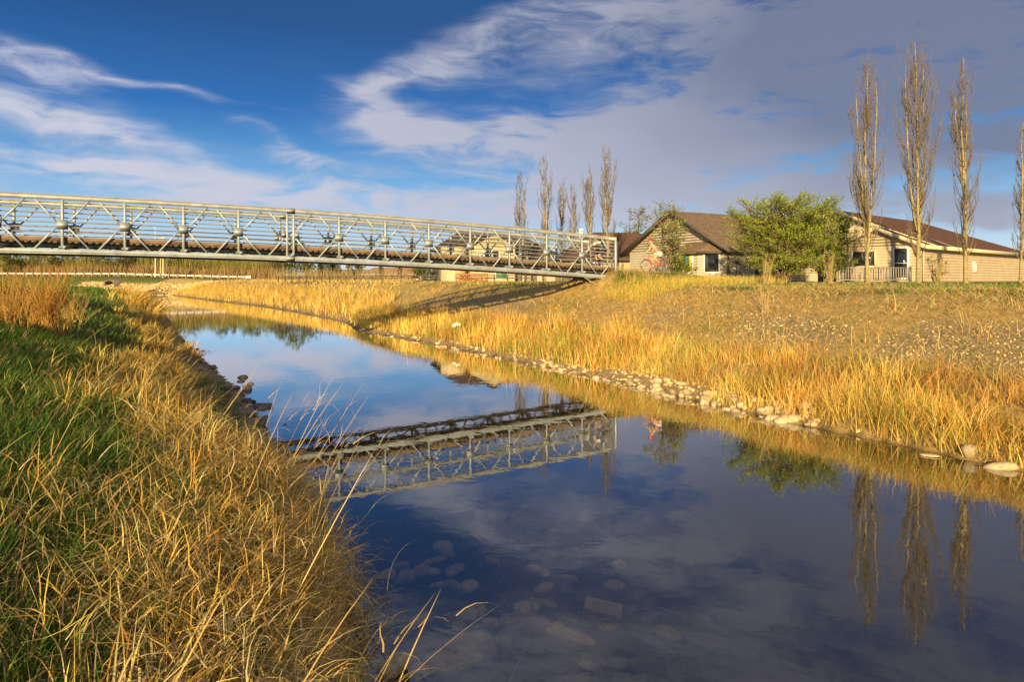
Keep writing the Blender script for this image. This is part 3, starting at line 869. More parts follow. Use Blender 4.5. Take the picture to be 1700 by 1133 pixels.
# ---- right bank
def right_bank():
    rd = Sward()
    def reeds(n, xr, yr, a, b, lo, hi, w, segs, pal=DRY, dens=1.0, lean=.0, up=(.0, .3), tip=(.15, .9), patch=.0):
        P, f = scatter(n, xr, yr, lambda x, y, dR, dL, dE, ins: (dR < dL) & ~ins & (dR > a) & (dR < b + 1.1 * (fbm(x * .6, y * .6) - .5)) & (rng.random(len(x)) < dens) & (fbm(x * .8 + 3, y * .8) > patch))
        k = len(P)
        hh = .42 + .95 * fbm(P[:, 0] * .8, P[:, 1] * .8 + 4) + .25 * (fbm(P[:, 0] * 3, P[:, 1] * 3) - .5)
        c = pick(pal, k)
        tone = fbm(P[:, 0] * 1.1 + 20, P[:, 1] * 1.1); c *= (.72 + .56 * smoothstep(.3, .7, tone))[:, None]; c[:, 1:] *= (.86 + .2 * smoothstep(.35, .65, fbm(P[:, 0] * .7, P[:, 1] * .7 + 30)))[:, None]
        c = np.clip(c, .02, .85)
        g = rng.random(k) < .22 * smoothstep(.42, .62, fbm(P[:, 0] * .5 + 9, P[:, 1] * .5)); c[g] = pick(np.array([[.28, .34, .04], [.20, .27, .03]]), g.sum())
        rd.add(*blades(P, rng.uniform(lo, hi, k) * hh, w * rng.uniform(.6, 1.3, k), rng.random(k) * 6.28, rng.uniform(*up, k), rng.uniform(*tip, k), c, segs))
        return P
    reeds(78000, (2, 17), (8, 30), .55, 2.8, .35, .85, .012, 4, up=(.0, .45), tip=(.2, 1.6), patch=.30)
    reeds(30000, (5, 17), (8, 17.5), .05, 1.2, .4, .9, .013, 4, up=(.0, .5), tip=(.3, 1.7))
    reeds(12000, (2, 17), (8, 30), .3, 2.0, .2, .45, .012, 3, np.array([[.26, .32, .03], [.20, .27, .03], [.34, .36, .06]]), patch=.5)
    reeds(16000, (2, 17), (8, 30), .45, 3.3, .3, .8, .015, 4, DULL, up=(.5, 1.3), tip=(1.0, 2.0))
    reeds(52000, (-12, 6), (22, 48), .25, 2.8, .5, 1.0, .022, 3)
    reeds(6000, (-12, 6), (22, 48), .1, 2.2, 1.0, 1.5, .018, 3, patch=.5)
    reeds(95000, (-72, -9), (44, 140), .15, 5.0, .6, 1.25, .042, 2)
    rd.build('reeds', 'golden dry reeds standing along the right water edge', cat='reeds')
    gr = Sward()
    def grass(n, xr, yr, a, b, lo, hi, w, pal, up, tip, segs=3, keep=None, gfrac=0.0):
        P, f = scatter(n, xr, yr, lambda x, y, dR, dL, dE, ins: (dR < dL) & ~ins & (dR > a) & (dR < b) & (True if keep is None else keep(x, y, dR)))
        k = len(P); c = pick(pal, k, .2)
        if gfrac:
            g = rng.random(k) < gfrac * smoothstep(.38, .62, fbm(P[:, 0] * .4, P[:, 1] * .4)); c[g] = pick(GREEN * 1.5, g.sum())
        gr.add(*blades(P, rng.uniform(lo, hi, k), w * rng.uniform(.6, 1.3, k), rng.random(k) * 6.28, rng.uniform(*up, k), rng.uniform(*tip, k), c, segs))
    bare = lambda x, y, dR: rng.random(len(x)) < .25 + .75 * smoothstep(.30, .55, fbm(x * .7, y * .7)) * (1 - .75 * smoothstep(3.0, 3.6, dR) * smoothstep(6, 5, dR) * smoothstep(.42, .58, fbm(x * 0.5 + 5, y * 0.5) + .12 * smoothstep(30, 12, y)))
    grass(105000, (2, 26), (10, 34), 2.6, 9.5, .14, .36, .013, np.concatenate([STRAW, STRAW, DULL, DRY[:3]]), (.4, 1.2), (.9, 1.8), keep=bare, gfrac=.25)
    grass(6500, (2, 26), (10, 34), 3.0, 6.2, .4, .8, .011, DRY, (.0, .3), (.2, 1.0), 4, keep=lambda x, y, d: fbm(x * .55 + 2, y * .55) > .52)
    grass(36000, (-18, 14), (30, 62), 2.4, 9.5, .2, .45, .022, np.concatenate([STRAW, DULL, DRY]), (.3, 1.1), (.8, 1.6), 2, keep=bare, gfrac=.35)
    grass(30000, (-70, -10), (52, 140), 4.0, 12, .4, .7, .07, np.concatenate([STRAW, STRAW, DRY[:2]]), (.2, .9), (.6, 1.5), 2)
    # greener crest of the bank
    grass(34000, (6, 40), (14, 44), 7.6, 15, .06, .17, .014, np.concatenate([GREEN * 1.5, GREEN * 1.9, DULL]), (.1, .6), (.4, 1.3), 3)
    grass(14000, (-16, 14), (36, 70), 7.6, 13, .08, .2, .028, np.concatenate([GREEN * 1.7, DULL, DULL]), (.1, .6), (.4, 1.3), 2)
    # tall gold grass round the landing of the bridge
    c0 = BEND
    def land(x, y, dR):
        t = (x - c0.x) * BU.x + (y - c0.y) * BU.y; w = (x - c0.x) * BV.x + (y - c0.y) * BV.y
        return (t > -1.6) & (t < 7) & (w < -.95) & (w > -4.5)
    grass(42000, (2, 14), (27, 38), 3.0, 14, .22, .5, .013, np.concatenate([DRY, DRY, GREEN * 2.0]), (.0, .35), (.2, 1.0), 4, keep=land)
    gr.build('bank_grass', 'matted dry and green grass on the right bank slope')
    # stony patches
    P, f = scatter(26000, (2, 24), (9, 32), lambda x, y, dR, dL, dE, ins: (dR < dL) & (dR > 2.9) & (dR < 6.2) & ~ins & (rng.random(len(x)) < smoothstep(2.9, 3.8, dR) * smoothstep(6.2, 4.8, dR) * smoothstep(.42, .6, fbm(x * 0.5 + 5, y * 0.5) + .12 * smoothstep(30, 12, y))))
    P2, f = scatter(5200, (1, 12), (9, 32), lambda x, y, dR, dL, dE, ins: (dR < dL) & (dR < .85) & ~ins & (x / y < .44))
    P3, f = scatter(5000, (-30, 2), (22, 80), lambda x, y, dR, dL, dE, ins: (dR < dL) & (dR < .6) & ~ins)
    stuff_stones('gravel', np.concatenate([P, P3]), .058, attr_mat('gravel_stone', .95, 0, .15), 'pale loose gravel strewn over the right bank slope')
    stuff_stones('rubble', P2, .12, MATS['gravel_stone'], 'small pale rubble packed along the right waterline')
    # riprap in front of the culvert
    x = rng.uniform(-90, -60, 4200); y = rng.uniform(139.0, 144.2, 4200); k = rng.random(4200) < smoothstep(-60, -68, x)
    x, y = x[k], y[k]
    stuff_stones('riprap', np.stack([x, y, gz(x, y)], 1), .42, MATS['gravel_stone'], 'pale broken rock heaped around the culvert mouth')
right_bank()

# ------------------------------------------------------------------ trees
class Twigs:
    def __init__(s): s.V = []; s.Q = []; s.C = []; s.n = 0
    def add(s, pts, rad, sides, c):
        V, Q = tube(pts, rad, sides); s.V.append(V); s.Q.append(Q + s.n); s.n += len(V)
        s.C.append(np.broadcast_to(np.asarray(c, float), (len(V), 3)))
    def mesh(s, name, m): return mesh_np(name, np.concatenate(s.V), np.concatenate(s.Q), m, np.concatenate(s.C), smooth=True)

M_BARK = mat('poplar_bark', (.36, .29, .13), .9, color2=(.20, .15, .07), vscale=6, bump=.5, bscale=25)
def poplar(H, seed, width=.065, dens=1.0, forks=1, tw=1.0):
    r = np.random.default_rng(seed)
    def lead(base, top, r0, r1, n=12, wob=.05):
        t = np.linspace(0, 1, n)[:, None]
        P = base + (top - base) * t
        P[:, :2] += np.cumsum(r.normal(size=(n, 2)), 0) * wob * np.minimum(t, .9)
        return P, r0 + (r1 - r0) * np.linspace(0, 1, n) ** .85
    stems = []
    base = np.zeros(3)
    r0 = H * .0098
    P, rad = lead(np.array([0, 0, -.15]), np.array([r.normal() * .15, r.normal() * .15, H]), r0, .012, 16, H * .004)
    stems.append((P, rad, 1.0))
    for k in range(forks):
        i = r.integers(2, 7); a = r.random() * 6.28; d = H * width * r.uniform(.45, .85)
        b = P[i]; top = np.array([b[0] + math.cos(a) * d, b[1] + math.sin(a) * d, H * r.uniform(.78, .97)])
        n = 12; t = np.linspace(0, 1, n)
        Q = b + (top - b) * t[:, None]
        Q[:, :2] = b[:2] + (top[:2] - b[:2]) * (1 - (1 - t[:, None]) ** 2.6)
        Q[:, :2] += np.cumsum(r.normal(size=(n, 2)), 0) * H * .0025
        stems.append((Q, rad[i] * .72 * (1 - t) ** .8 + .008, .8))
    trunk = Twigs(); tw_ = Twigs()
    for Pp, rr, _ in stems: trunk.add(Pp, rr, 7, (1, 1, 1))
    nb = int(135 * dens)
    bark = np.array([.19, .15, .085]); red = np.array([.155, .11, .085])
    for k in range(nb):
        Pp, rr, wgt = stems[0] if r.random() < .6 or len(stems) == 1 else stems[r.integers(1, len(stems))]
        f = r.uniform(.06, .95) ** .9
        u = f * (len(Pp) - 1); i = min(int(u), len(Pp) - 2)
        b = Pp[i] + (Pp[i + 1] - Pp[i]) * (u - i)
        hz = b[2] / H
        env = .8 * H * width * (math.sin(math.pi * min(1, max(.02, hz * .8 + .2))) ** .6 * .9 + .15) * r.uniform(.5, 1.15)
        L = env * r.uniform(2.4, 4.2)
        L = min(L, (H - b[2]) * r.uniform(.75, 1.05) + .25)
        a = r.random() * 6.28; t = np.linspace(0, 1, 7)
        hor = env * (1 - (1 - t) ** 2.4); ver = L * t ** 1.15
        pts = np.stack([b[0] + np.cos(a) * hor, b[1] + np.sin(a) * hor, b[2] + ver], 1)
        pts[:, :2] += np.cumsum(r.normal(size=(7, 2)), 0) * .022
        rb = max(.007, min(.024, rr[i] * .32)) * tw
        tw_.add(pts, rb * (1 - t * .75), 4, bark * r.uniform(.7, 1.2))
        for j in range(int(r.integers(13, 19))):
            v = r.uniform(.15, 1.0); q = v * 6; ii = min(int(q), 5); s = pts[ii] + (pts[ii + 1] - pts[ii]) * (q - ii)
            a2 = r.random() * 6.28; l2 = L * r.uniform(.12, .30)
            e = np.array([math.cos(a2) * l2 * .34, math.sin(a2) * l2 * .34, l2])
            m1 = s + e * .5 + np.array([math.cos(a2), math.sin(a2), 0]) * l2 * .08
            tw_.add(np.array([s, m1, s + e]), np.array([.0052, .0042, .0026]) * tw, 3, (red if r.random() < .6 else bark) * r.uniform(.7, 1.3))
    return trunk.mesh('trunk', M_BARK), tw_.mesh('crown', M_TWIG)
def place(px, Y): return ((px - 850) / F * Y, Y)
def build_poplars():
    big = [(1440, 33.0, 95, 'leftmost of the three tall bare poplars, its trunk in front of the deck', .062, 1.15, 2),
           (1524, 33.2, 72, 'tallest bare poplar, middle one of the three beside the tan house', .068, 1.25, 2),
           (1603, 33.0, 90, 'bare poplar standing before the tan house wall with the small window', .058, 1.0, 2),
           (1693, 34.0, 205, 'thin bare poplar cut off by the right edge of the view', .05, .7, 1)]
    for i, (px, Y, top, lab, wd, dn, fk) in enumerate(big):
        x, y = place(px, Y); z = gz1(x, y); H = EYE + (HOR - top) * Y / F - z
        t = thing('poplar_tree', lab, 'tree', (x, y, z), 0, 'bare poplars')
        tm, cm = poplar(H, 100 + i, wd, dn, fk)
        link('trunk', tm, t); link('crown', cm, t)
    small = [(865, 64, 283, 'bare poplar farthest left above the bridge railing'),
             (905, 58, 258, 'second bare poplar from the left above the bridge, bushy and tall'),
             (932, 66, 298, 'third bare poplar from the left above the bridge, thin'),
             (955, 66, 303, 'shortest bare poplar above the bridge, left of the white roof vent'),
             (981, 54, 278, 'bare poplar right of the white roof vent above the bridge end'),
             (1010, 52.5, 243, 'tallest bare poplar above the bridge end')]
    for i, (px, Y, top, lab) in enumerate(small):
        x, y = place(px, Y); z = gz1(x, y); H = EYE + (HOR - top) * Y / F - z
        t = thing('poplar_tree', lab, 'tree', (x, y, z), 0, 'bare poplars')
        tm, cm = poplar(H, 140 + i, .06, .62, 1 + (i in (1, 5)), 1.5)
        link('trunk', tm, t); link('crown', cm, t)
build_poplars()

def leafy(seed, H, W, nstem, nbr, nleaf, leaf, pal, spread=.6, bare=.12, round_=1.0, low=.15, trunk_h=0.0):
    """a leafy shrub or small tree: stems, branches, twigs, single leaves set along the twigs"""
    r = np.random.default_rng(seed); stems = Twigs(); tips = []
    for k in range(nstem):
        a = k * 6.28 / nstem + r.random() * .8; d = W * .5 * r.uniform(.25, spread) if nstem > 1 else 0
        n = 8; t = np.linspace(0, 1, n)
        top = np.array([math.cos(a) * d, math.sin(a) * d, H * r.uniform(.7, .98)])
        P = np.zeros((n, 3)); P[:, :2] = top[:2] * (t[:, None] ** .9); P[:, 2] = top[2] * t - .1 * (1 - t)
        P += np.cumsum(r.normal(size=(n, 3)), 0) * H * .008
        stems.add(P, H * .012 * (1.6 if nstem == 1 else 1) * (1 - t * .85) + .006, 6, (.16, .12, .07))
        for j in range(nbr // nstem):
            f = r.uniform(low, 1.0); u = f * (n - 1); i = min(int(u), n - 2); b = P[i] + (P[i + 1] - P[i]) * (u - i)
            a2 = r.random() * 6.28; hz = b[2] / H
            env = W * .5 * max(.12, math.sin(math.pi * min(.97, .18 + hz * .80)) ** .7) * r.uniform(.45, 1.05)
            e = np.array([math.cos(a2) * env, math.sin(a2) * env, b[2] + env * r.uniform(.1, .75) * round_])
            e[:2] = b[:2] * .5 + e[:2]; 
            rad = math.hypot(e[0], e[1])
            if rad > W * .5: e[:2] *= W * .5 / rad
            e[2] = min(e[2], H * r.uniform(.9, 1.02))
            t2 = np.linspace(0, 1, 5)[:, None]
            Q = b + (e - b) * t2; Q[:, 2] += np.sin(t2[:, 0] * 3.14) * env * .06
            Q += np.cumsum(r.normal(size=(5, 3)), 0) * .015
            stems.add(Q, H * .004 * (1 - t2[:, 0] * .7) + .003, 4, (.17, .12, .07))
            tips.append((Q, env))
    # leaves on short twigs off the branches
    B = []; D = []
    w = np.array([e for _, e in tips]); w /= w.sum()
    ch = r.choice(len(tips), nleaf // 7, p=w)
    for c in ch:
        Q, env = tips[c]; u = r.uniform(.35, 1) * 4; i = min(int(u), 3); s = Q[i] + (Q[i + 1] - Q[i]) * (u - i)
        d = np.array([r.normal() * .6, r.normal() * .6, abs(r.normal()) * .8 + .35]); d /= np.linalg.norm(d)
        l = r.uniform(.12, .34) * min(1.3, H / 4)
        stems.add(np.array([s, s + d * l]), [.005, .003], 3, (.2, .15, .07))
        for j in range(7):
            B.append(s + d * l * (.15 + .9 * j / 6) + r.normal(size=3) * leaf * .4); D.append(d)
    B = np.array(B); D = np.array(D); n = len(B)
    nn = r.normal(size=(n, 3)); nn /= np.linalg.norm(nn, axis=1, keepdims=True)
    al = D + r.normal(size=(n, 3)) * .6; al /= np.linalg.norm(al, axis=1, keepdims=True)
    sd = np.cross(al, nn); sd /= np.linalg.norm(sd, axis=1, keepdims=True) + 1e-6
    ln = (leaf * r.uniform(.6, 1.3, n))[:, None]; wd = ln * .28
    V = np.stack([B, B + al * ln * .5 + sd * wd, B + al * ln, B + al * ln * .5 - sd * wd], 1).reshape(-1, 3)
    Q = np.arange(4 * n).reshape(-1, 4)
    cc = pal[r.integers(0, len(pal), n)] * (1 + .2 * r.normal(size=(n, 1)))
    return stems.mesh('trunk', M_TWIG), mesh_np('crown', V, Q, M_LEAF, np.repeat(np.clip(cc, .01, .8), 4, 0))
YG = np.array([[.25, .35, .022], [.32, .42, .03], [.15, .25, .018], [.40, .45, .05]])
OLV = np.array([[.22, .24, .05], [.30, .30, .09], [.15, .17, .04]])
PALE = np.array([[.22, .28, .16], [.28, .33, .20], [.18, .24, .12]])
DARKG = np.array([[.03, .055, .018], [.05, .085, .022], [.04, .06, .03]])
def tree_thing(name, label, cat, px, Y, top, W, args, zbase=None, group=None):
    x, y = place(px, Y); z = gz1(x, y) if zbase is None else zbase
    H = EYE + (HOR - top) * Y / F - z
    t = thing(name, label, cat, (x, y, z), 0, group)
    tm, cm = leafy(H=H, W=W, **args)
    link('trunk', tm, t); link('crown', cm, t)
    return t
tree_thing('willow_shrub', 'big rounded fresh green willow shrub between the two nearest houses', 'shrub', 1300, 36, 326, 6.0,
           dict(seed=1, nstem=10, nbr=420, nleaf=34000, leaf=.08, pal=YG, spread=.72, low=.07))
tree_thing('willow_shrub', 'smaller green shrub joined to the right side of the big one', 'shrub', 1372, 37.5, 352, 3.2,
           dict(seed=2, nstem=6, nbr=200, nleaf=13000, leaf=.08, pal=YG * .85, spread=.7, low=.06))
tree_thing('leafing_tree', 'small tree with sparse new leaves before the grey gable, right of the cyclist', 'tree', 1108, 39.5, 333, 2.9,
           dict(seed=3, nstem=3, nbr=80, nleaf=1900, leaf=.12, pal=OLV * 1.25, spread=.35, low=.18, round_=1.3))
tree_thing('leafing_tree', 'pale sparse tree behind the dark roof right of the bridge end', 'tree', 1052, 74, 342, 4.6,
           dict(seed=4, nstem=3, nbr=80, nleaf=1100, leaf=.2, pal=PALE, spread=.4, low=.3, round_=1.3))
tree_thing('shrub', 'low green shrub at the foot of the grey gable behind the path', 'shrub', 1130, 40.5, 428, 2.0,
           dict(seed=5, nstem=5, nbr=60, nleaf=1800, leaf=.10, pal=YG * .7, spread=.7, low=.1))
tree_thing('shrub', 'spindly budding shrub at the foot of the middle tall poplar', 'shrub', 1552, 33.5, 425, 1.3,
           dict(seed=6, nstem=6, nbr=40, nleaf=420, leaf=.08, pal=OLV, spread=.8, low=.1))
tree_thing('bush', 'round dull green bush left of the stone walled house under the bridge', 'bush', 705, 74, 448, 3.6,
           dict(seed=7, nstem=5, nbr=70, nleaf=2000, leaf=.16, pal=OLV * .6, spread=.7, low=.1))
tree_thing('bush', 'dark bush beside the rusty lattice, seen under the bridge', 'bush', 735, 78, 440, 3.0,
           dict(seed=8, nstem=5, nbr=60, nleaf=1500, leaf=.16, pal=DARKG * 1.6, spread=.7, low=.1))

# thin dry saplings and the orange scrub of the left bank
def scrub(name, label, x, y, H, W, n, c, seed, rad=.012):
    r = np.random.default_rng(seed); z = gz1(x, y); T = Twigs()
    for k in range(n):
        a = r.random() * 6.28; d = W * .5 * r.random() ** .7; h = H * r.uniform(.45, 1)
        b = np.array([r.normal() * W * .10, r.normal() * W * .10, -.05])
        e = np.array([b[0] + math.cos(a) * d, b[1] + math.sin(a) * d, h])
        t = np.linspace(0, 1, 6)[:, None]
        P = b + (e - b) * t; P[:, :2] = b[:2] + (e[:2] - b[:2]) * t ** 1.3
        P += np.cumsum(r.normal(size=(6, 3)), 0) * .015
        cc = np.array(c) * r.uniform(.7, 1.25)
        T.add(P, rad * (1 - t[:, 0] * .75), 4, cc)
        for j in range(5):
            u = r.uniform(.3, 1) * 5; i = min(int(u), 4); s = P[i] + (P[i + 1] - P[i]) * (u - i)
            l = H * r.uniform(.08, .2); a2 = r.random() * 6.28
            T.add(np.array([s, s + np.array([math.cos(a2) * l * .5, math.sin(a2) * l * .5, l * .85])]), [rad * .45, rad * .25], 3, cc)
    t = thing(name, label, 'shrub', (x, y, z)); link('stems', T.mesh('stems', M_TWIG), t)
x, y = place(78, 19.5); scrub('dry_shrub', 'orange brown bare scrub standing on the green left bank', x, y, 2.0, 1.9, 150, (.52, .27, .06), 1, .009)
x, y = place(20, 17.5); scrub('dry_shrub', 'bare orange scrub cut by the left edge of the view', x, y, 1.6, 1.8, 110, (.50, .28, .07), 2, .009)
x, y = place(118, 25); scrub('dry_shrub', 'small pale scrub just right of the orange scrub on the left bank', x, y, 1.2, 1.6, 60, (.50, .33, .10), 3, .010)
for i, (px, Y, H, W, lab) in enumerate(((1270, 30, 1.35, .7, 'dry fan of thin stems below the big green shrub'), (1378, 29, 1.3, .6, 'thin dry sapling on the bank crest left of the tall poplars'),
        (1558, 27, 1.1, .8, 'dry weed clump on the crest before the middle poplars'), (1270, 22.5, 1.0, .8, 'dry weed clump halfway down the right bank'), (1075, 32.3, 1.1, .8, 'tall dry weeds beside the path under the cyclist'))):
    x, y = place(px, Y); scrub('dry_weed', lab, x, y, H, W, 26, (.50, .36, .15), 30 + i, .007)

# far wood beyond the road: single trees, sharing a few shapes
def build_wood():
    kinds = []
    for i in range(5):
        kinds.append(leafy(200 + i, 9.5, 5.2, 2 + i % 2, 90, 2600, .34, [OLV * .62, YG * .55, OLV * .5, YG * .42, OLV * .75][i], spread=.45, low=.12, round_=1.4))
    r = random.Random(11)
    for k in range(44):
        px = -60 + k * 15.2 + r.uniform(-6, 6); Y = r.uniform(158, 178)
        if px > 560 and r.random() < .45: continue
        x, y = place(px, Y); z = gz1(x, y)
        t = thing('woodland_tree', 'olive budding tree in the far wood behind the road barrier', 'tree', (x, y, z), r.uniform(0, 6), 'trees of the far wood')
        tm, cm = kinds[k % 5]
        s = r.uniform(.62, .92) * (1.22 if 395 < px < 500 else 1)
        if px > 520: s *= .75
        t.scale = (s * 1.05, s * 1.05, s)
        link('trunk', tm, t); link('crown', cm, t)
    # conifers
    def conifer(seed, H, W):
        q = np.random.default_rng(seed); T = Twigs(); T.add(np.array([[0, 0, -.1], [0, 0, H]]), [H * .018, .02], 6, (.1, .07, .05))
        V = []; 
        for k in range(620):
            h = q.random() ** 1.25 * .93 + .05; rr = W * .5 * (1 - h) * q.uniform(.55, 1.05); a = q.random() * 6.28
            b = np.array([0, 0, h * H]); e = np.array([math.cos(a) * rr, math.sin(a) * rr, h * H - rr * .28])
            sdv = np.array([-math.sin(a), math.cos(a), 0]) * rr * .22
            mid = b * .35 + e * .65
            V += [b, mid + sdv + [0, 0, -.06 * rr], e, mid - sdv + [0, 0, -.06 * rr]]
        V = np.array(V); n = len(V) // 4
        c = np.repeat(DARKG[q.integers(0, 3, n)] * (1 + .2 * q.normal(size=(n, 1))), 4, 0)
        return T.mesh('trunk', M_TWIG), mesh_np('crown', V, np.arange(4 * n).reshape(-1, 4), M_LEAF, np.clip(c, .005, 1))
    cm_ = [conifer(1, 9, 3.4), conifer(2, 7.5, 3.4)]
    for k, (px, Y, s, lab) in enumerate(((532, 150, .82, 'dark conifer, leftmost of the conifers seen under the bridge'), (552, 156, .9, 'dark conifer, second from the left under the bridge'),
             (633, 140, .72, 'dark conifer in front of the far houses under the bridge, left one of two'), (664, 138, .76, 'dark conifer in front of the far houses under the bridge, right one of two'),
             (722, 120, .7, 'bluish dark conifer left of the stone walled house'))):
        x, y = place(px, Y); t = thing('conifer', lab, 'tree', (x, y, gz1(x, y)), k, 'conifers under the bridge'); t.scale = (s, s, s)
        link('trunk', cm_[k % 2][0], t); link('crown', cm_[k % 2][1], t)
    # brown thicket at the foot of the wood
    n = 24000
    px = rng.uniform(-90, 470, n); Y = rng.uniform(159, 172, n); x = (px - 850) / F * Y
    S = Sward(); k = n
    P = np.stack([x, Y, gz(x, Y)], 1)
    S.add(*blades(P, np.where(Y < 163, rng.uniform(1.0, 3.4, k), rng.uniform(3.0, 6.6, k)) * (.6 + .7 * fbm(x * .12, Y * .3)), .12 * rng.uniform(.5, 1.2, k), rng.random(k) * 6.28, rng.uniform(0, .3, k), rng.uniform(.1, .7, k),
                  np.where((Y < 163)[:, None], pick(np.array([[.30, .18, .08], [.34, .21, .10], [.26, .18, .07]]), k), pick(np.array([[.20, .19, .04], [.26, .22, .06], [.15, .15, .035], [.24, .17, .06]]), k)), 2))
    px = rng.uniform(450, 690, 2500); Y = rng.uniform(120, 140, 2500); x = (px - 850) / F * Y
    P = np.stack([x, Y, gz(x, Y)], 1); k = 2500
    S.add(*blades(P, rng.uniform(.8, 3.4, k) * (.5 + .8 * fbm(x * .2, Y * .3)), .07 * rng.uniform(.5, 1.2, k), rng.random(k) * 6.28, rng.uniform(0, .25, k), rng.uniform(.1, .5, k),
                  pick(np.array([[.28, .18, .09], [.34, .26, .12], [.20, .17, .06]]), k), 2))
    S.build('thicket', 'brown leafless thicket at the foot of the far wood', M_TWIG, 'thicket')
build_wood()

# ------------------------------------------------------------------ road with guardrail, lamp posts, culvert
def build_road():
    xsr = np.arange(-135, -40, 3.0); V = []; Q = []
    for i, x in enumerate(xsr):
        for y in (151.2, 158.0): V.append((x, y, gz1(x, y) + .05))
        if i: Q.append([2 * i - 2, 2 * i, 2 * i + 1, 2 * i - 1])
    tag(MB().add(V, Q).build('road', mat('asphalt', (.06, .06, .06), .9, var=.2, vscale=4)), kind='structure')
    mw = mat('guardrail_zinc', (.46, .45, .41), .6, .1, var=.12, vscale=2)
    mp = mat('guardrail_post', (.30, .22, .14), .9, var=.25, vscale=4)
    t = thing('guardrail', 'long pale guardrail beside the far road', 'guardrail', (-85, 149.5, gz1(-85, 149.5)))
    ox, oy, oz = t.location
    pts = [(x, 149.5, gz1(x, 149.5)) for x in np.arange(-116, -57.0, 1.86)]
    pm = MB().box(-.10, -.30, -.3, .10, -.09, .84).mesh('post', mp)
    for x, y, z in pts:
        o = link('post', pm, t); o.location = (x - ox, y - oy, z - oz)
    V = []; Q = []
    prof = [(.0, .42), (-.07, .48), (-.07, .54), (-.01, .60), (-.07, .66), (-.07, .72), (.0, .78), (.018, .78), (.018, .42)]
    k = len(prof)
    for i, (x, y, z) in enumerate(pts):
        for a, h in prof: V.append((x - ox, y + a - oy, z + h - oz))
        if i:
            for j in range(k): Q.append([(i - 1) * k + j, i * k + j, i * k + (j + 1) % k, (i - 1) * k + (j + 1) % k])
    MB().add(V, Q).build('rail', mw, t)
    x, y, z = pts[-1]
    e = MB().box(-.05, -.16, .30, 1.2, .06, .86).build('end_terminal', mat('white_paint', (.78, .78, .76), .5), t); e.location = (x - ox, y - oy, z - oz)
    # posts of the road
    mg = mat('grey_pole', (.55, .54, .50), .6, var=.1); my = mat('yellow_pole', (.52, .38, .10), .7, var=.15)
    def pole(name, label, px, Y, top, m, arm=False, cat='pole'):
        x, y = place(px, Y); z = gz1(x, y); H = EYE + (HOR - top) * Y / F - z
        t = thing(name, label, cat, (x, y, z))
        mb = MB().tube([(0, 0, -.1), (0, 0, H * .5), (0, 0, H)], [.14, .11, .08], 8); mb.build('shaft', m, t, True)
        MB().tube([(0, 0, -.02), (0, 0, .3)], [.22, .20], 8).build('base', m, t)
        if arm:
            a = np.linspace(0, 1, 7); MB().tube(np.stack([-2.2 * a ** 1.2, 0 * a, H - .05 + .55 * np.sin(a * 1.57)], 1), .05, 6).build('arm', m, t, True)
            MB().box(-2.9, -.15, H + .40, -2.1, .15, H + .55).build('lamp_head', m, t)
        else: MB().box(-.5, -.06, H - .25, .5, .06, H - .1).build('crossbar', m, t)
    pole('street_lamp', 'tall grey street lamp with a curved arm beside the far road', 258, 152.5, 378, mg, True, 'street lamp')
    pole('utility_pole', 'yellow pole next to the grey poles by the far road', 267, 150.8, 395, my)
    pole('utility_pole', 'thin grey pole right of the yellow one by the far road', 271, 150.6, 394, mg)
    # culvert
    x, y = place(188, 143.0); z = 1.95
    t = thing('culvert', 'dark round steel culvert mouth below the far road', 'culvert', (x, y, z))
    n = 20; V = []; Q = []
    for yy in (-1.6, 3.5):
        for rr in (1.15, 1.02):
            for i in range(n): V.append((math.cos(i * 6.2832 / n) * rr, yy, math.sin(i * 6.2832 / n) * rr))
    for i in range(n):
        j = (i + 1) % n
        Q += [[i, j, n + j, n + i], [i, 2 * n + i, 2 * n + j, j], [n + i, n + j, 3 * n + j, 3 * n + i]]
    MB().add(V, Q).build('pipe', mat('rusty_pipe', (.22, .17, .13), .7, .3, var=.3), t, True)
    MB().box(-1.1, 2.6, -1.1, 1.1, 2.7, 1.1).build('inner_shade', mat('culvert_shade', (.02, .018, .015), 1), t)  # near-black sheet across the pipe, painting in the shade inside
build_road()

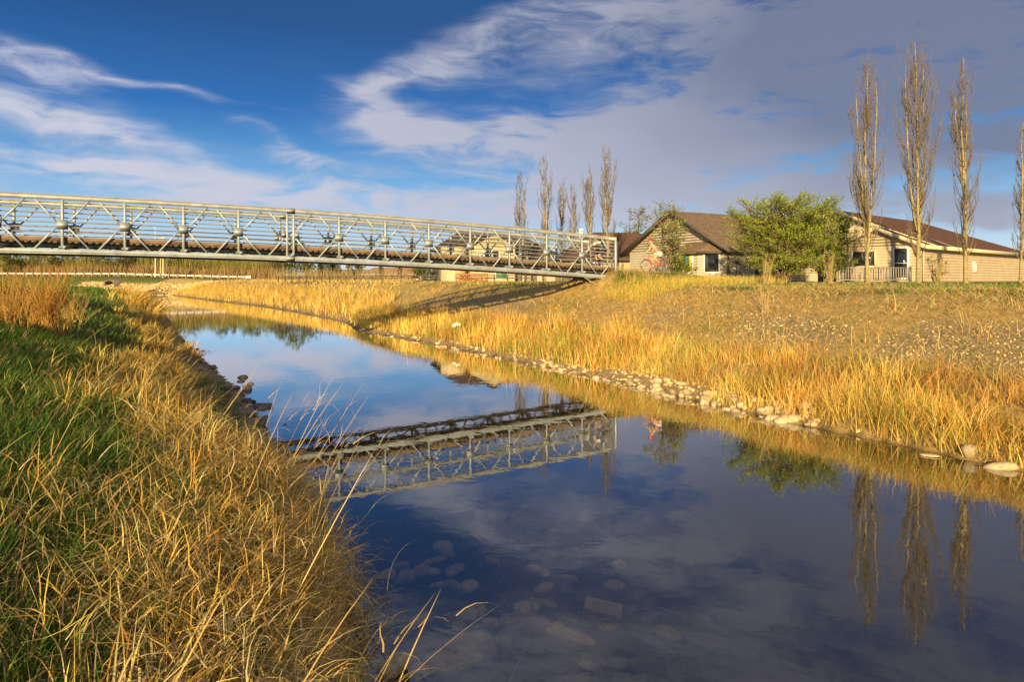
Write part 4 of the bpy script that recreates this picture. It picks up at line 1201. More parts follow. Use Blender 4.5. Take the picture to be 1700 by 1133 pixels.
# ------------------------------------------------------------------ houses
def siding_mat(name, c):
    return mat(name, c, .75, var=.10, vscale=1.2, bump=.05, bscale=40)
def shingle_mat(name, c1, c2):
    m = bpy.data.materials.new(name); m.use_nodes = True; nt = m.node_tree; b = nt.nodes['Principled BSDF']
    tc = nt.nodes.new('ShaderNodeTexCoord')
    br = nt.nodes.new('ShaderNodeTexBrick'); br.inputs['Scale'].default_value = 1.0
    mp = nt.nodes.new('ShaderNodeMapping'); mp.inputs['Scale'].default_value = (1, 1, 1)
    nt.links.new(tc.outputs['UV'], mp.inputs[0]); nt.links.new(mp.outputs[0], br.inputs['Vector'])
    br.inputs['Color1'].default_value = (*c1, 1); br.inputs['Color2'].default_value = (*c2, 1); br.inputs['Mortar'].default_value = (*[x * .5 for x in c2], 1)
    br.inputs['Brick Width'].default_value = .32; br.inputs['Row Height'].default_value = .15; br.inputs['Mortar Size'].default_value = .012
    n = nt.nodes.new('ShaderNodeTexNoise'); n.inputs['Scale'].default_value = 5; n.inputs['Detail'].default_value = 6; nt.links.new(tc.outputs['Object'], n.inputs['Vector'])
    mx = nt.nodes.new('ShaderNodeMix'); mx.data_type = 'RGBA'; mx.blend_type = 'MULTIPLY'; mx.inputs[0].default_value = .6
    r = nt.nodes.new('ShaderNodeValToRGB'); r.color_ramp.elements[0].position = .3; r.color_ramp.elements[0].color = (.6, .6, .6, 1); r.color_ramp.elements[1].position = .7; r.color_ramp.elements[1].color = (1.2, 1.2, 1.2, 1)
    nt.links.new(n.outputs[0], r.inputs[0]); nt.links.new(br.outputs[0], mx.inputs[6]); nt.links.new(r.outputs[0], mx.inputs[7]); nt.links.new(mx.outputs[2], b.inputs['Base Color'])
    b.inputs['Roughness'].default_value = .95; b.inputs['Specular IOR Level'].default_value = .15
    bp = nt.nodes.new('ShaderNodeBump'); bp.inputs['Strength'].default_value = .4; bp.inputs['Distance'].default_value = .02
    nt.links.new(br.outputs['Fac'], bp.inputs['Height']); bp.invert = True; nt.links.new(bp.outputs[0], b.inputs['Normal'])
    MATS[name] = m
    return m
M_GLASS = mat('window_glass', (.02, .025, .03), .06, 0, spec=.8)
M_WHITE = mat('white_trim', (.75, .73, .68), .5)
M_CREAM = mat('cream_fascia', (.62, .52, .32), .6, var=.08)
M_DARKTRIM = mat('dark_trim', (.07, .055, .045), .7)

def siding(parent, p0, p1, h, m, zrise=None, course=.19, name='wall'):
    """lapped boards on the wall from p0 to p1 (local xy), outward to the right of p0->p1; zrise: gable rise"""
    p0 = Vector((*p0, 0)); p1 = Vector((*p1, 0)); d = p1 - p0; L = d.length; d.normalize(); nrm = Vector((d.y, -d.x, 0))
    mb = MB(); V = []; Q = []
    top = h + (zrise or 0); z = 0.0
    while z < top - .01:
        z1 = min(z + course, top)
        def ext(zz):
            if zz <= h or not zrise: return 0.0, L
            k = (zz - h) / zrise * L / 2; return k, L - k
        a0, b0 = ext(z); a1, b1 = ext(z1)
        i = len(V)
        for s, zz, o in ((a0, z, .006), (b0, z, .006), (b1, z1, .003), (a1, z1, .003), (a0, z, .0), (b0, z, .0)):
            p = p0 + d * s + nrm * o; V.append((p.x, p.y, zz))
        Q += [[i, i + 1, i + 2, i + 3], [i + 4, i + 5, i + 1, i]]
        z = z1
    return MB().add(V, Q).build(name, m, parent)

def window(parent, p0, p1, s, z, w, h, grid=(1, 1), trim=M_WHITE, pane=M_GLASS, curtain=None, name='window', fw=.11):
    """window on the wall p0->p1 at distance s along it, sill height z"""
    p0 = Vector((*p0, 0)); p1 = Vector((*p1, 0)); d = (p1 - p0).normalized(); nrm = Vector((d.y, -d.x, 0))
    fr = MB()
    def bar(a, b, z0, z1, o0, o1):
        V = []
        for o in (o0, o1):
            for (ss, zz) in ((a, z0), (b, z0), (b, z1), (a, z1)):
                p = p0 + d * ss + nrm * o; V.append((p.x, p.y, zz))
        return V
    BQ = [[0, 1, 2, 3], [4, 7, 6, 5], [0, 4, 5, 1], [1, 5, 6, 2], [2, 6, 7, 3], [3, 7, 4, 0]]
    for (a, b, z0, z1) in ((s, s + fw, z, z + h), (s + w - fw, s + w, z, z + h), (s + fw, s + w - fw, z, z + fw), (s + fw, s + w - fw, z + h - fw, z + h)):
        fr.add(bar(a, b, z0, z1, .0, .085), BQ)
    for i in range(1, grid[0]): 
        c = s + w * i / grid[0]; fr.add(bar(c - .02, c + .02, z + fw, z + h - fw, .03, .075), BQ)
    for j in range(1, grid[1]):
        c = z + h * j / grid[1]; fr.add(bar(s + fw, s + w - fw, c - .02, c + .02, .032, .073), BQ)
    o = fr.build(name, trim, parent)
    MB().add(bar(s + fw, s + w - fw, z + fw, z + h - fw, .034, .05), BQ).build('pane', pane, o)
    if curtain:
        for (a, b, m) in curtain:
            MB().add(bar(s + fw + (w - 2 * fw) * a, s + fw + (w - 2 * fw) * b, z + fw + .02, z + h - fw - .02, .051, .056), BQ).build('curtain', m, o)
    return o

def roof_plane(mb_v, uv, quad): pass
def roof(parent, x0, x1, y0, y1, h, rise, m, ov=.45, hip0=0.0, hip1=0.0, th=.14, trim=M_CREAM, name='roof'):
    """ridge along x at mid y; hip0/hip1 = how far the ridge stops short at either end"""
    ym = (y0 + y1) / 2; sl = rise / (ym - y0); ze = h - ov * sl
    X0, X1, Y0, Y1 = x0 - ov, x1 + ov, y0 - ov, y1 + ov
    zr = h + rise
    r0 = X0 + (hip0 + ov if hip0 else 0); r1 = X1 - (hip1 + ov if hip1 else 0)
    A, B, C, D = (X0, Y0, ze), (X1, Y0, ze), (X1, Y1, ze), (X0, Y1, ze)
    E, Fp = (r0, ym, zr), (r1, ym, zr)
    bm = bmesh.new(); uvl = bm.loops.layers.uv.new('UVMap')
    up = Vector((0, 0, th))
    def face(pts, off):
        vs = [bm.verts.new(Vector(p) + (up if off else Vector())) for p in pts]
        f = bm.faces.new(vs if off else vs[::-1])
        n = f.normal if f.normal.length else (f.normal_update() or f.normal)
        f.normal_update(); n = f.normal
        hx = Vector((0, 0, 1)).cross(n); hx = hx.normalized() if hx.length > .01 else Vector((1, 0, 0)); hy = n.cross(hx)
        for l in f.loops: l[uvl].uv = (l.vert.co.dot(hx), l.vert.co.dot(hy))
    for off in (True, False):
        face([A, B, Fp, E], off); face([C, D, E, Fp], off)
        if hip0: face([D, A, E], off)
        if hip1: face([B, C, Fp], off)
    me = bpy.data.meshes.new(name); bm.to_mesh(me); bm.free(); me.materials.append(m)
    o = link(name, me, parent)
    # fascia boards closing the edges
    def fascia(p, q, nm='fascia'):
        mb = MB(); p = Vector(p) + Vector((0, 0, th * .5 - .03)); q = Vector(q) + Vector((0, 0, th * .5 - .03))
        mb.beam(p, q, .05, th + .10); mb.build(nm, trim, o)
    fascia(A, B); fascia(C, D)
    if hip0: fascia(D, A)
    else: fascia(A, E); fascia(E, D)
    if hip1: fascia(B, C)
    else: fascia(B, Fp); fascia(Fp, C)
    return o

def house_empty(name, label, origin, u, cat='house', z=3.0):
    return thing(name, label, cat, (origin[0], origin[1], z), math.atan2(u[1], u[0]))

def build_houses():
    # tan house on the right: gable end towards the stream, long wall to the right
    mt = siding_mat('tan_siding', (.58, .45, .30)); mr = shingle_mat('brown_shingle', (.17, .085, .05), (.12, .06, .038))
    u = Vector((16.8, 14)).normalized()
    hb = house_empty('tan_house', 'tan bungalow with brown hip roof and cream fascia behind the tall poplars', (25.2 + .0, 42.0), u, z=2.98)
    h = EYE + (HOR - 406) * 42 / F - 2.98 - .02
    W = 12.0; L = 22.0; bx = 1.6; bw = 5.2
    siding(hb, (0, 0), (L, 0), h, mt)                         # long wall, right
    siding(hb, (bx, W), (bx, bw), h, mt)                      # gable end behind the bump-out
    sg = siding(hb, (0, bw), (0, 0), h, mt, zrise=bw / 2 * .43)
    siding(hb, (bx, bw), (0, bw), h, mt)
    # upper gable triangle of the main body
    V = [(bx + .01, 0, h), (bx + .01, W, h), (bx + .01, W / 2, h + W / 2 * .43)]
    MB().add(V, None, [[0, 2, 1]]).build('gable', mt, hb)
    siding(hb, (L, 0), (L, W), h, mt); siding(hb, (L, W), (bx, W), h, mt)
    roof(hb, bx, L, 0, W, h, W / 2 * .43, mr, hip1=6.0)
    roof(hb, 0, bx + 2.5, 0.02, bw, h - .012, bw / 2 * .43, mr, ov=.42, name='porch_roof')
    p0, p1 = (0, bw), (0, 0)
    window(hb, p0, p1, 1.0, .92, 1.55, 1.15, trim=M_CREAM)
    window(hb, p0, p1, 3.55, .15, .95, 2.05, grid=(1, 2), name='door')
    q0, q1 = (0, 0), (L, 0)
    window(hb, q0, q1, 9.3, .65, .62, .72, grid=(2, 2))
    MB().beam((0, -.10, 0.02), (0, -.10, h - .25), .07, .07).build('downspout', M_CREAM, hb)
    # grey house: gable with a bay
    mg = siding_mat('grey_siding', (.50, .43, .34)); mgr = shingle_mat('taupe_shingle', (.24, .165, .10), (.17, .115, .07))
    u = Vector((.88, .48)).normalized()
    ha = house_empty('grey_house', 'greige gabled house with taupe roof and a window bay beside the green shrub', (14.2, 45.0), u, z=2.98)
    h = EYE + (HOR - 411) * 45 / F - 2.98; W = 10.2; L = 15.0; rise = W / 2 * .53
    siding(ha, (0, W), (0, 0), h, mg, zrise=rise); siding(ha, (0, 0), (L, 0), h, mg); siding(ha, (L, W), (0, W), h, mg); siding(ha, (L, 0), (L, W), h, mg)
    MB().add([(L, 0, h), (L, W, h), (L, W / 2, h + rise)], None, [[0, 1, 2]]).build('gable', mg, ha)
    roof(ha, 0, L, 0, W, h, rise, mgr, ov=.55, trim=M_DARKTRIM)
    window(ha, (0, W), (0, 0), 4.6, 1.95, 1.1, 1.15, grid=(2, 1), trim=M_DARKTRIM)
    # bay: three-sided, with its own small roof
    y0, y1, dp = .10, 4.6, .9
    hb2 = h - .25
    ring = [(0, y1), (-dp, y1 - .6), (-dp, y0 + 1.7), (0, y0)]
    ms = mat('stone_facing', (.36, .30, .24), .9, color2=(.22, .18, .14), vscale=7, bump=.6, bscale=9)
    for k in range(3): siding(ha, ring[k], ring[k + 1], hb2, mg, name='bay_wall')
    cy = mat('yellow_curtain', (.55, .42, .08), .9); ct = mat('teal_cloth', (.03, .22, .22), .9); cb = mat('blue_blind', (.10, .16, .22), .9)
    window(ha, ring[2], ring[3], .40, .55, 1.15, 1.55, trim=M_WHITE)
    window(ha, ring[1], ring[2], .45, .55, 1.35, 1.55, trim=M_WHITE, curtain=[(0, .34, cy), (.38, .64, ct), (.68, 1, cy)])
    bm_ = bmesh.new(); uvl = bm_.loops.layers.uv.new('UVMap')
    lo = [(.0, y1 + .4), (-dp - .3, y1 - .45), (-dp - .3, y0 + 1.55), (0.0, y0 - .35)]
    hi = [(0, y1 - 1.0), (0, y0 + 1.2)]
    zb, zt = hb2 - .02, hb2 + .75
    pts = [[(*lo[0], zb), (*lo[1], zb), (*hi[0], zt)], [(*lo[1], zb), (*lo[2], zb), (*hi[1], zt), (*hi[0], zt)], [(*lo[2], zb), (*lo[3], zb), (*hi[1], zt)]]
    for pp in pts:
        f = bm_.faces.new([bm_.verts.new(p) for p in pp]); f.normal_update(); n = f.normal; hx = Vector((0, 0, 1)).cross(n).normalized(); hy = n.cross(hx)
        for l in f.loops: l[uvl].uv = (l.vert.co.dot(hx), l.vert.co.dot(hy))
    bm_.faces.new([bm_.verts.new((*p, zb - .04)) for p in lo])
    me = bpy.data.meshes.new('bay_roof'); bm_.to_mesh(me); bm_.free(); me.materials.append(mgr); br_ = link('bay_roof', me, ha)
    for k in range(3): MB().beam((*lo[k], zb - .05), (*lo[k + 1], zb - .05), .05, .16).build('fascia', M_DARKTRIM, br_)
    MB().beam((.0, -.08, .02), (.0, -.08, h - .2), .10, .10).build('downspout', mat('brown_trim', (.16, .09, .05), .7), ha)
    window(ha, (0, 0), (L, 0), 3.0, .9, 1.3, 1.1, trim=M_WHITE)
    # dark roofed house behind the bridge end
    mc = siding_mat('sand_siding', (.52, .40, .23)); mcr = shingle_mat('umber_shingle', (.16, .085, .055), (.115, .062, .042))
    u = Vector((1, .14)).normalized()
    hc = house_empty('dark_roof_house', 'low sand walled house with broad dark brown roof behind the bridge end', ((948 - 850) / F * 63, 63), u, z=2.95)
    h = EYE + (HOR - 428) * 63.5 / F - 2.95; L = 11.5; W = 9.5
    siding(hc, (0, 0), (L, 0), h, mc); siding(hc, (0, W), (0, 0), h, mc); siding(hc, (L, 0), (L, W), h, mc); siding(hc, (L, W), (0, W), h, mc)
    ro = roof(hc, 0, L, 0, W, h, 2.55, mcr, hip0=3.4, hip1=3.4, trim=M_DARKTRIM)
    v = MB().box(-.18, -.18, 0, .18, .18, .75).box(-.26, -.26, .76, .26, .26, .98).build('roof_vent', M_WHITE, ro); v.location = (1.9, 4.2, h + 2.0)
    window(hc, (0, 0), (L, 0), 1.6, .7, 1.3, 1.1); window(hc, (0, 0), (L, 0), .25, .05, .9, 2.0, name='door', trim=M_WHITE)
    # gabled house seen through the middle of the bridge
    md = siding_mat('buff_siding', (.56, .45, .27)); mdr = shingle_mat('brown_roof', (.105, .07, .055), (.075, .05, .04))
    u = Vector((.97, .24)).normalized()
    hd = house_empty('buff_house', 'buff gabled house with stone corner seen through the bridge truss', ((738 - 850) / F * 70, 70), u, z=2.93)
    h = EYE + (HOR - 409) * 70 / F - 2.93; L = 10.6; W = 8
    siding(hd, (0, 0), (L, 0), h, md); siding(hd, (0, W), (0, 0), h, ms); siding(hd, (L, 0), (L, W), h, md); siding(hd, (L, W), (0, W), h, md)
    roof(hd, 0, L, 0, W, h, 1.7, mdr, hip0=2.2, hip1=2.6, trim=M_DARKTRIM)
    # front gable wing
    gx0, gx1, gd = 2.4, 7.0, 1.8
    siding(hd, (gx0, -gd), (gx1, -gd), h, md, zrise=(gx1 - gx0) / 2 * .55, name='gable_wall'); siding(hd, (gx0, 0), (gx0, -gd), h, md, name='gable_wall'); siding(hd, (gx1, -gd), (gx1, 0), h, md, name='gable_wall')
    gr_ = link('gable_roof', None, hd)
    bpy.data.objects.remove(gr_)
    ym = (gx0 + gx1) / 2
    bm_ = bmesh.new(); zr = h + (gx1 - gx0) / 2 * .55 + .02; zb = h - .2; o_ = .4
    for sx, xx in ((gx0 - o_, 0), (gx1 + o_, 1)):
        vs = [(sx, -gd - o_, zb), (ym, -gd - o_, zr), (ym, 2.5, zr), (sx, 2.5, zb)]
        top = [bm_.verts.new((a, b, c + .12)) for a, b, c in vs]; bot = [bm_.verts.new(v) for v in vs]
        bm_.faces.new(top); bm_.faces.new(bot)
        for i in range(4): bm_.faces.new([top[i], top[(i + 1) % 4], bot[(i + 1) % 4], bot[i]])
    me = bpy.data.meshes.new('gable_roof'); bm_.to_mesh(me); bm_.free(); me.materials.append(mdr); link('gable_roof', me, hd)
    window(hd, (gx0, -gd), (gx1, -gd), 2.5, .25, 1.35, .95, pane=mat('green_shade', (.05, .20, .09), .6))
    window(hd, (gx0, -gd), (gx1, -gd), 1.3, 2.1, 1.7, 1.1, grid=(2, 1))
    # round stone stair tower on its left corner
    V = []; Q = []; n = 14
    for z_ in (0, h - .12):
        for i in range(n): V.append((.9 + math.cos(i * 6.2832 / n) * 1.35, -.4 + math.sin(i * 6.2832 / n) * 1.35, z_))
    for i in range(n): Q.append([i, (i + 1) % n, n + (i + 1) % n, n + i])
    mst = mat('pale_fieldstone', (.55, .44, .26), .9, color2=(.33, .25, .15), vscale=3.2, bump=.6, bscale=5)
    MB().add(V, Q).build('stone_bay', mst, hd, False)
    # garage wing, lower, in front right
    g = MB(); 
    siding(hd, (7.6, -2.4), (12.4, -2.4), 2.35, mg, name='wing_wall'); siding(hd, (7.6, 0), (7.6, -2.4), 2.35, mg, name='wing_wall'); siding(hd, (12.4, -2.4), (12.4, 0), 2.35, mg, name='wing_wall')
    roof(hd, 7.6, 12.4, -2.4, 1.2, 2.35, .95, mdr, ov=.35, hip0=1.4, hip1=1.4, trim=M_DARKTRIM, name='wing_roof')
    for k in range(3):
        MB().beam((7.9 + k * 1.9, -2.52, 0), (7.9 + k * 1.9, -2.52, 2.1), .16, .16).build('porch_post', mat('brown_trim', (.16, .09, .05), .7), hd)
    # far low houses between wood and bush
    mf = siding_mat('far_siding', (.52, .42, .28)); mfr = mat('far_roof', (.26, .13, .09), .9, var=.15)
    for k, (px, Y, L_, h_, lab) in enumerate(((652, 170, 15, 1.6, 'far low house with reddish roof under the bridge'), (575, 185, 22, 1.3, 'long pale far building behind thin trees under the bridge'))):
        hh = house_empty('far_house', lab, ((px - 850) / F * Y - L_ / 2, Y), (1, 0), z=3.0)
        siding(hh, (0, 0), (L_, 0), h_, mf, course=.4); siding(hh, (0, 7), (0, 0), h_, mf, course=.4); siding(hh, (L_, 0), (L_, 7), h_, mf, course=.4)
        roof(hh, 0, L_, 0, 7, h_, 1.5, mfr, hip0=2, hip1=2)
        for s in (1.5, 5, 9): window(hh, (0, 0), (L_, 0), s, .4, 1.4, .8)
build_houses()

# ------------------------------------------------------------------ garden things
def build_garden():
    mw = mat('grey_deck_wood', (.33, .29, .25), .85, color2=(.22, .19, .16), vscale=6)
    # deck railing in front of the tan house
    ax, ay = place(1362, 39.0); bx_, by_ = place(1512, 39.5)
    z = 2.98
    t = thing('deck_railing', 'grey wooden deck railing with upright balusters before the tan house', 'railing', (ax, ay, z))
    d = Vector((bx_ - ax, by_ - ay)); L = d.length; d.normalize()
    H = EYE + (HOR - 444) * 39 / F - z
    bal = MB().box(-.022, -.018, .1, .022, .018, H - .06).mesh('baluster', mw)
    n = int(L / .15)
    for k in range(n + 1):
        o = link('baluster', bal, t); o.location = (d.x * L * k / n, d.y * L * k / n, 0)
    pst = MB().box(-.055, -.055, -.05, .055, .055, H + .05).mesh('post', mw)
    for k in range(5):
        o = link('post', pst, t); o.location = (d.x * L * k / 4, d.y * L * k / 4 + .06, 0)
    MB().beam((0, 0, H - .02), (d.x * L, d.y * L, H - .02), .10, .05).build('rail', mw, t)
    MB().beam((0, 0, .12), (d.x * L, d.y * L, .12), .07, .05).build('rail', mw, t)
    # pergola posts half hidden by the big shrub
    md = mat('dark_timber', (.05, .04, .035), .8)
    ax, ay = place(1215, 39.2); t = thing('pergola', 'dark timber pergola half hidden behind the big green shrub', 'pergola', (ax, ay, 2.98))
    for px in (1226, 1257, 1290, 1362):
        x, y = place(px, 39.4); MB().box(-.11, -.11, 0, .11, .11, 1.0).build('post', md, t).location = (x - ax, y - ay, 0)
    x1, y1 = place(1370, 39.4)
    MB().beam((-.1, .2, 1.07), (x1 - ax, y1 - ay, 1.07), .18, .14).build('beam', md, t)
    for k in range(6):
        x, y = place(1222 + k * 26, 39.4); MB().beam((x - ax, y - ay - .5, 1.17), (x - ax, y - ay + .7, 1.17), .07, .055).build('rafter', md, t)
    # red bucket
    x, y = place(1265, 38.6)
    t = thing('bucket', 'red bucket on the ground under the big green shrub', 'bucket', (x, y, gz1(x, y)))
    MB().tube([(0, 0, 0), (0, 0, .32)], [.13, .18], 12).build('body', mat('red_plastic', (.55, .05, .03), .4), t, True)
    MB().tube([(0, 0, .31), (0, 0, .34)], [.19, .19], 12).build('rim', mat('red_plastic', (.55, .05, .03), .4), t)
    MB().tube([(-.19, 0, .32), (-.12, 0, .45), (0, 0, .50), (.12, 0, .45), (.19, 0, .32)], .01, 5).build('handle', M_STEEL_D, t)
    # low stone border behind the path
    mb_ = mat('border_stone', (.33, .27, .19), .9, color2=(.20, .16, .11), vscale=4, bump=.4)
    ax, ay = place(1028, 44); t = thing('stone_border', 'low dry stone border wall behind the path left of the cyclist', 'wall', (ax, ay, 2.98))
    r = random.Random(5); x1, y1 = place(1092, 45)
    bms = [MB().box(-.2, -.16, -.1, .2, .16, .1).mesh('stone', mb_) for _ in range(1)]
    d = Vector((x1 - ax, y1 - ay)); L = d.length; d.normalize(); rz = math.atan2(d.y, d.x)
    for row in range(4):
        s = (row % 2) * .2
        while s < L:
            w = r.uniform(.8, 1.25); o = link('stone', bms[0], t)
            o.location = (d.x * (s + .2 * w), d.y * (s + .2 * w), .1 + row * .205); o.scale = (w, r.uniform(.85, 1.1), .97); o.rotation_euler = (0, r.uniform(-.04, .04), rz + r.uniform(-.06, .06))
            s += .41 * w
    # low dark fence along the far bank top
    mfz = mat('dark_fence', (.09, .065, .05), .85)
    ax, ay = place(462, 92); t = thing('field_fence', 'low dark rail fence along the far bank top under the bridge', 'fence', (ax, ay, 3.0))
    x1, y1 = place(890, 62); n = 26
    pst = MB().box(-.06, -.06, -.2, .06, .06, .62).mesh('post', mfz)
    for k in range(n + 1):
        o = link('post', pst, t); o.location = ((x1 - ax) * k / n, (y1 - ay) * k / n, 0)
    for hh in (.28, .52): MB().beam((0, -.08, hh), (x1 - ax, y1 - ay - .08, hh), .05, .10).build('rail', mfz, t)
    # rusty lattice under the bridge
    ml = mat('rusty_lattice', (.34, .13, .04), .85, var=.25, vscale=5)
    ax, ay = place(757, 64.5); t = thing('lattice_screen', 'rusty brown lattice screen seen under the bridge before the buff house', 'screen', (ax, ay, 2.97))
    W_ = 3.0; H_ = .68
    for k in range(9):
        a = -.2 + k * .36
        MB().beam((max(0, a), 0, max(0, -a)), (min(W_, a + H_), 0, min(H_, W_ - a)), .05, .07).build('slat', ml, t)
        MB().beam((min(W_, max(0, a + H_)), .05, max(0, a + H_ - W_)), (max(0, a), .05, min(H_, a + H_)), .05, .07).build('slat', ml, t)
    for (a, b) in (((0, .02, 0), (0, .02, H_)), ((W_, .02, 0), (W_, .02, H_)), ((0, .02, H_), (W_, .02, H_)), ((0, .02, .05), (W_, .02, .05))):
        MB().beam(a, b, .10, .09).build('frame', ml, t)
    # scrap of white litter in the reeds
    x, y = along_right(727)[0]; n_ = along_right(727)[1]; x -= n_.x * 1.0; y -= n_.y * 1.0
    bm = bmesh.new(); bmesh.ops.create_grid(bm, x_segments=7, y_segments=5, size=.5)
    r = random.Random(2)
    for v in bm.verts: v.co = (v.co.x * .42, v.co.y * .22, r.uniform(-.05, .09) + .12 * (1 - (v.co.x * 1.6) ** 2))
    me = bpy.data.meshes.new('plastic_bag'); bm.to_mesh(me); bm.free(); me.materials.append(mat('white_plastic', (.8, .79, .75), .5))
    o = link('plastic_bag', me); o.location = (x, y, gz1(x, y) + .45); o.rotation_euler = (.5, -.1, -.25); sd = o.modifiers.new('thick', 'SOLIDIFY'); sd.thickness = .015
    tag(o, 'crumpled white plastic scrap caught in the reeds', 'litter')
build_garden()

# ------------------------------------------------------------------ cyclists
def bicycle(label, loc, rz, frame_m, s=1.0):
    t = thing('bicycle', label, 'bicycle', loc, rz, None); t.scale = (s, s, s)
    rub = mat('tyre_rubber', (.02, .02, .02), .8); alu = mat('rim_alu', (.45, .45, .43), .35, .6); blk = mat('black_part', (.025, .025, .025), .5)
    hub = {'r': (-.50, 0, .335), 'f': (.54, 0, .335)}
    def ring(rad, tubr, n=26, sides=6):
        a = np.linspace(0, 2 * math.pi, n + 1); return np.stack([np.cos(a) * rad, 0 * a, np.sin(a) * rad], 1)
    for k in ('r', 'f'):
        w = MB().tube([(0, -.05, 0), (0, .05, 0)], .03, 8).build('wheel', alu, t); w.location = hub[k]
        MB().tube(ring(.315, .02), .022, 6).build('tyre', rub, w, True)
        MB().tube(ring(.288, .01), .011, 5).build('rim', alu, w, True)
        sp = MB()
        for i in range(14):
            a = i * 6.2832 / 14; sp.tube([(0, .02 * (-1) ** i, 0), (math.cos(a) * .285, 0, math.sin(a) * .285)], .0035, 3)
        sp.build('spokes', alu, w)
    f = MB(); BB = (-.06, 0, .29); ST_ = (-.20, 0, .78); H1 = (.36, 0, .84); H0 = (.395, 0, .68)
    for a, b, r_ in ((BB, ST_, .018), (ST_, H1, .018), (BB, H0, .022), (H0, H1, .022)): f.tube([a, b], r_, 7)
    for y in (-.05, .05):
        f.tube([BB, (-.50, y, .335)], .011, 5); f.tube([(-.19, y * .3, .76), (-.50, y, .335)], .010, 5)
    f.build('frame', frame_m, t, True)
    g = MB()
    for y in (-.055, .055): g.tube([(.40, y * .8, .66), (.44, y, .52), (.54, y, .335)], .013, 6)
    g.build('fork', frame_m, t, True)
    h = MB(); h.tube([H1, (.34, 0, .95), (.40, 0, .98)], .014, 6); h.tube([(.36, -.30, 1.0), (.41, -.12, .98), (.42, 0, .98), (.41, .12, .98), (.36, .30, 1.0)], .013, 6)
    h.build('handlebar', blk, t, True)
    sd = MB(); sd.tube([(-.30, 0, .90), (-.22, 0, .915), (-.10, 0, .90), (-.03, 0, .89)], [.07, .075, .035, .02], 8); sd.tube([ST_, (-.215, 0, .88)], .014, 6)
    sd.build('saddle', blk, t, True)
    c = MB(); c.tube(np.stack([np.cos(np.linspace(0, 6.283, 15)) * .09 - .06, np.full(15, -.05), np.sin(np.linspace(0, 6.283, 15)) * .09 + .29], 1), .008, 4)
    ang = R(-35)
    for sgn in (1, -1):
        e = (-.06 + math.cos(ang) * .17 * sgn, .08 * -sgn, .29 + math.sin(ang) * .17 * sgn)
        c.tube([(-.06, .07 * -sgn, .29), e], .012, 5); c.box(e[0] - .05, e[1] - .045 - .03 * sgn, e[2] - .012, e[0] + .05, e[1] + .045 - .03 * sgn, e[2] + .012)
    c.build('crank', alu, t)
    return t

def skin_obj(name, pts, edges, m, parent, root=0, sub=2):
    """pts: name -> (xyz, radius)"""
    keys = list(pts); idx = {k: i for i, k in enumerate(keys)}
    me = bpy.data.meshes.new(name); me.from_pydata([pts[k][0] for k in keys], [(idx[a], idx[b]) for a, b in edges], [])
    me.materials.append(m)
    o = link(name, me, parent)
    md = o.modifiers.new('skin', 'SKIN'); md.use_smooth_shade = True
    if not me.skin_vertices: 
        bpy.context.view_layer.objects.active = o
    sv = me.skin_vertices[0].data
    for k in keys:
        r_ = pts[k][1]; sv[idx[k]].radius = r_ if isinstance(r_, tuple) else (r_, r_); sv[idx[k]].use_root = (idx[k] == root)
    ss = o.modifiers.new('smooth', 'SUBSURF'); ss.levels = sub; ss.render_levels = sub
    return o

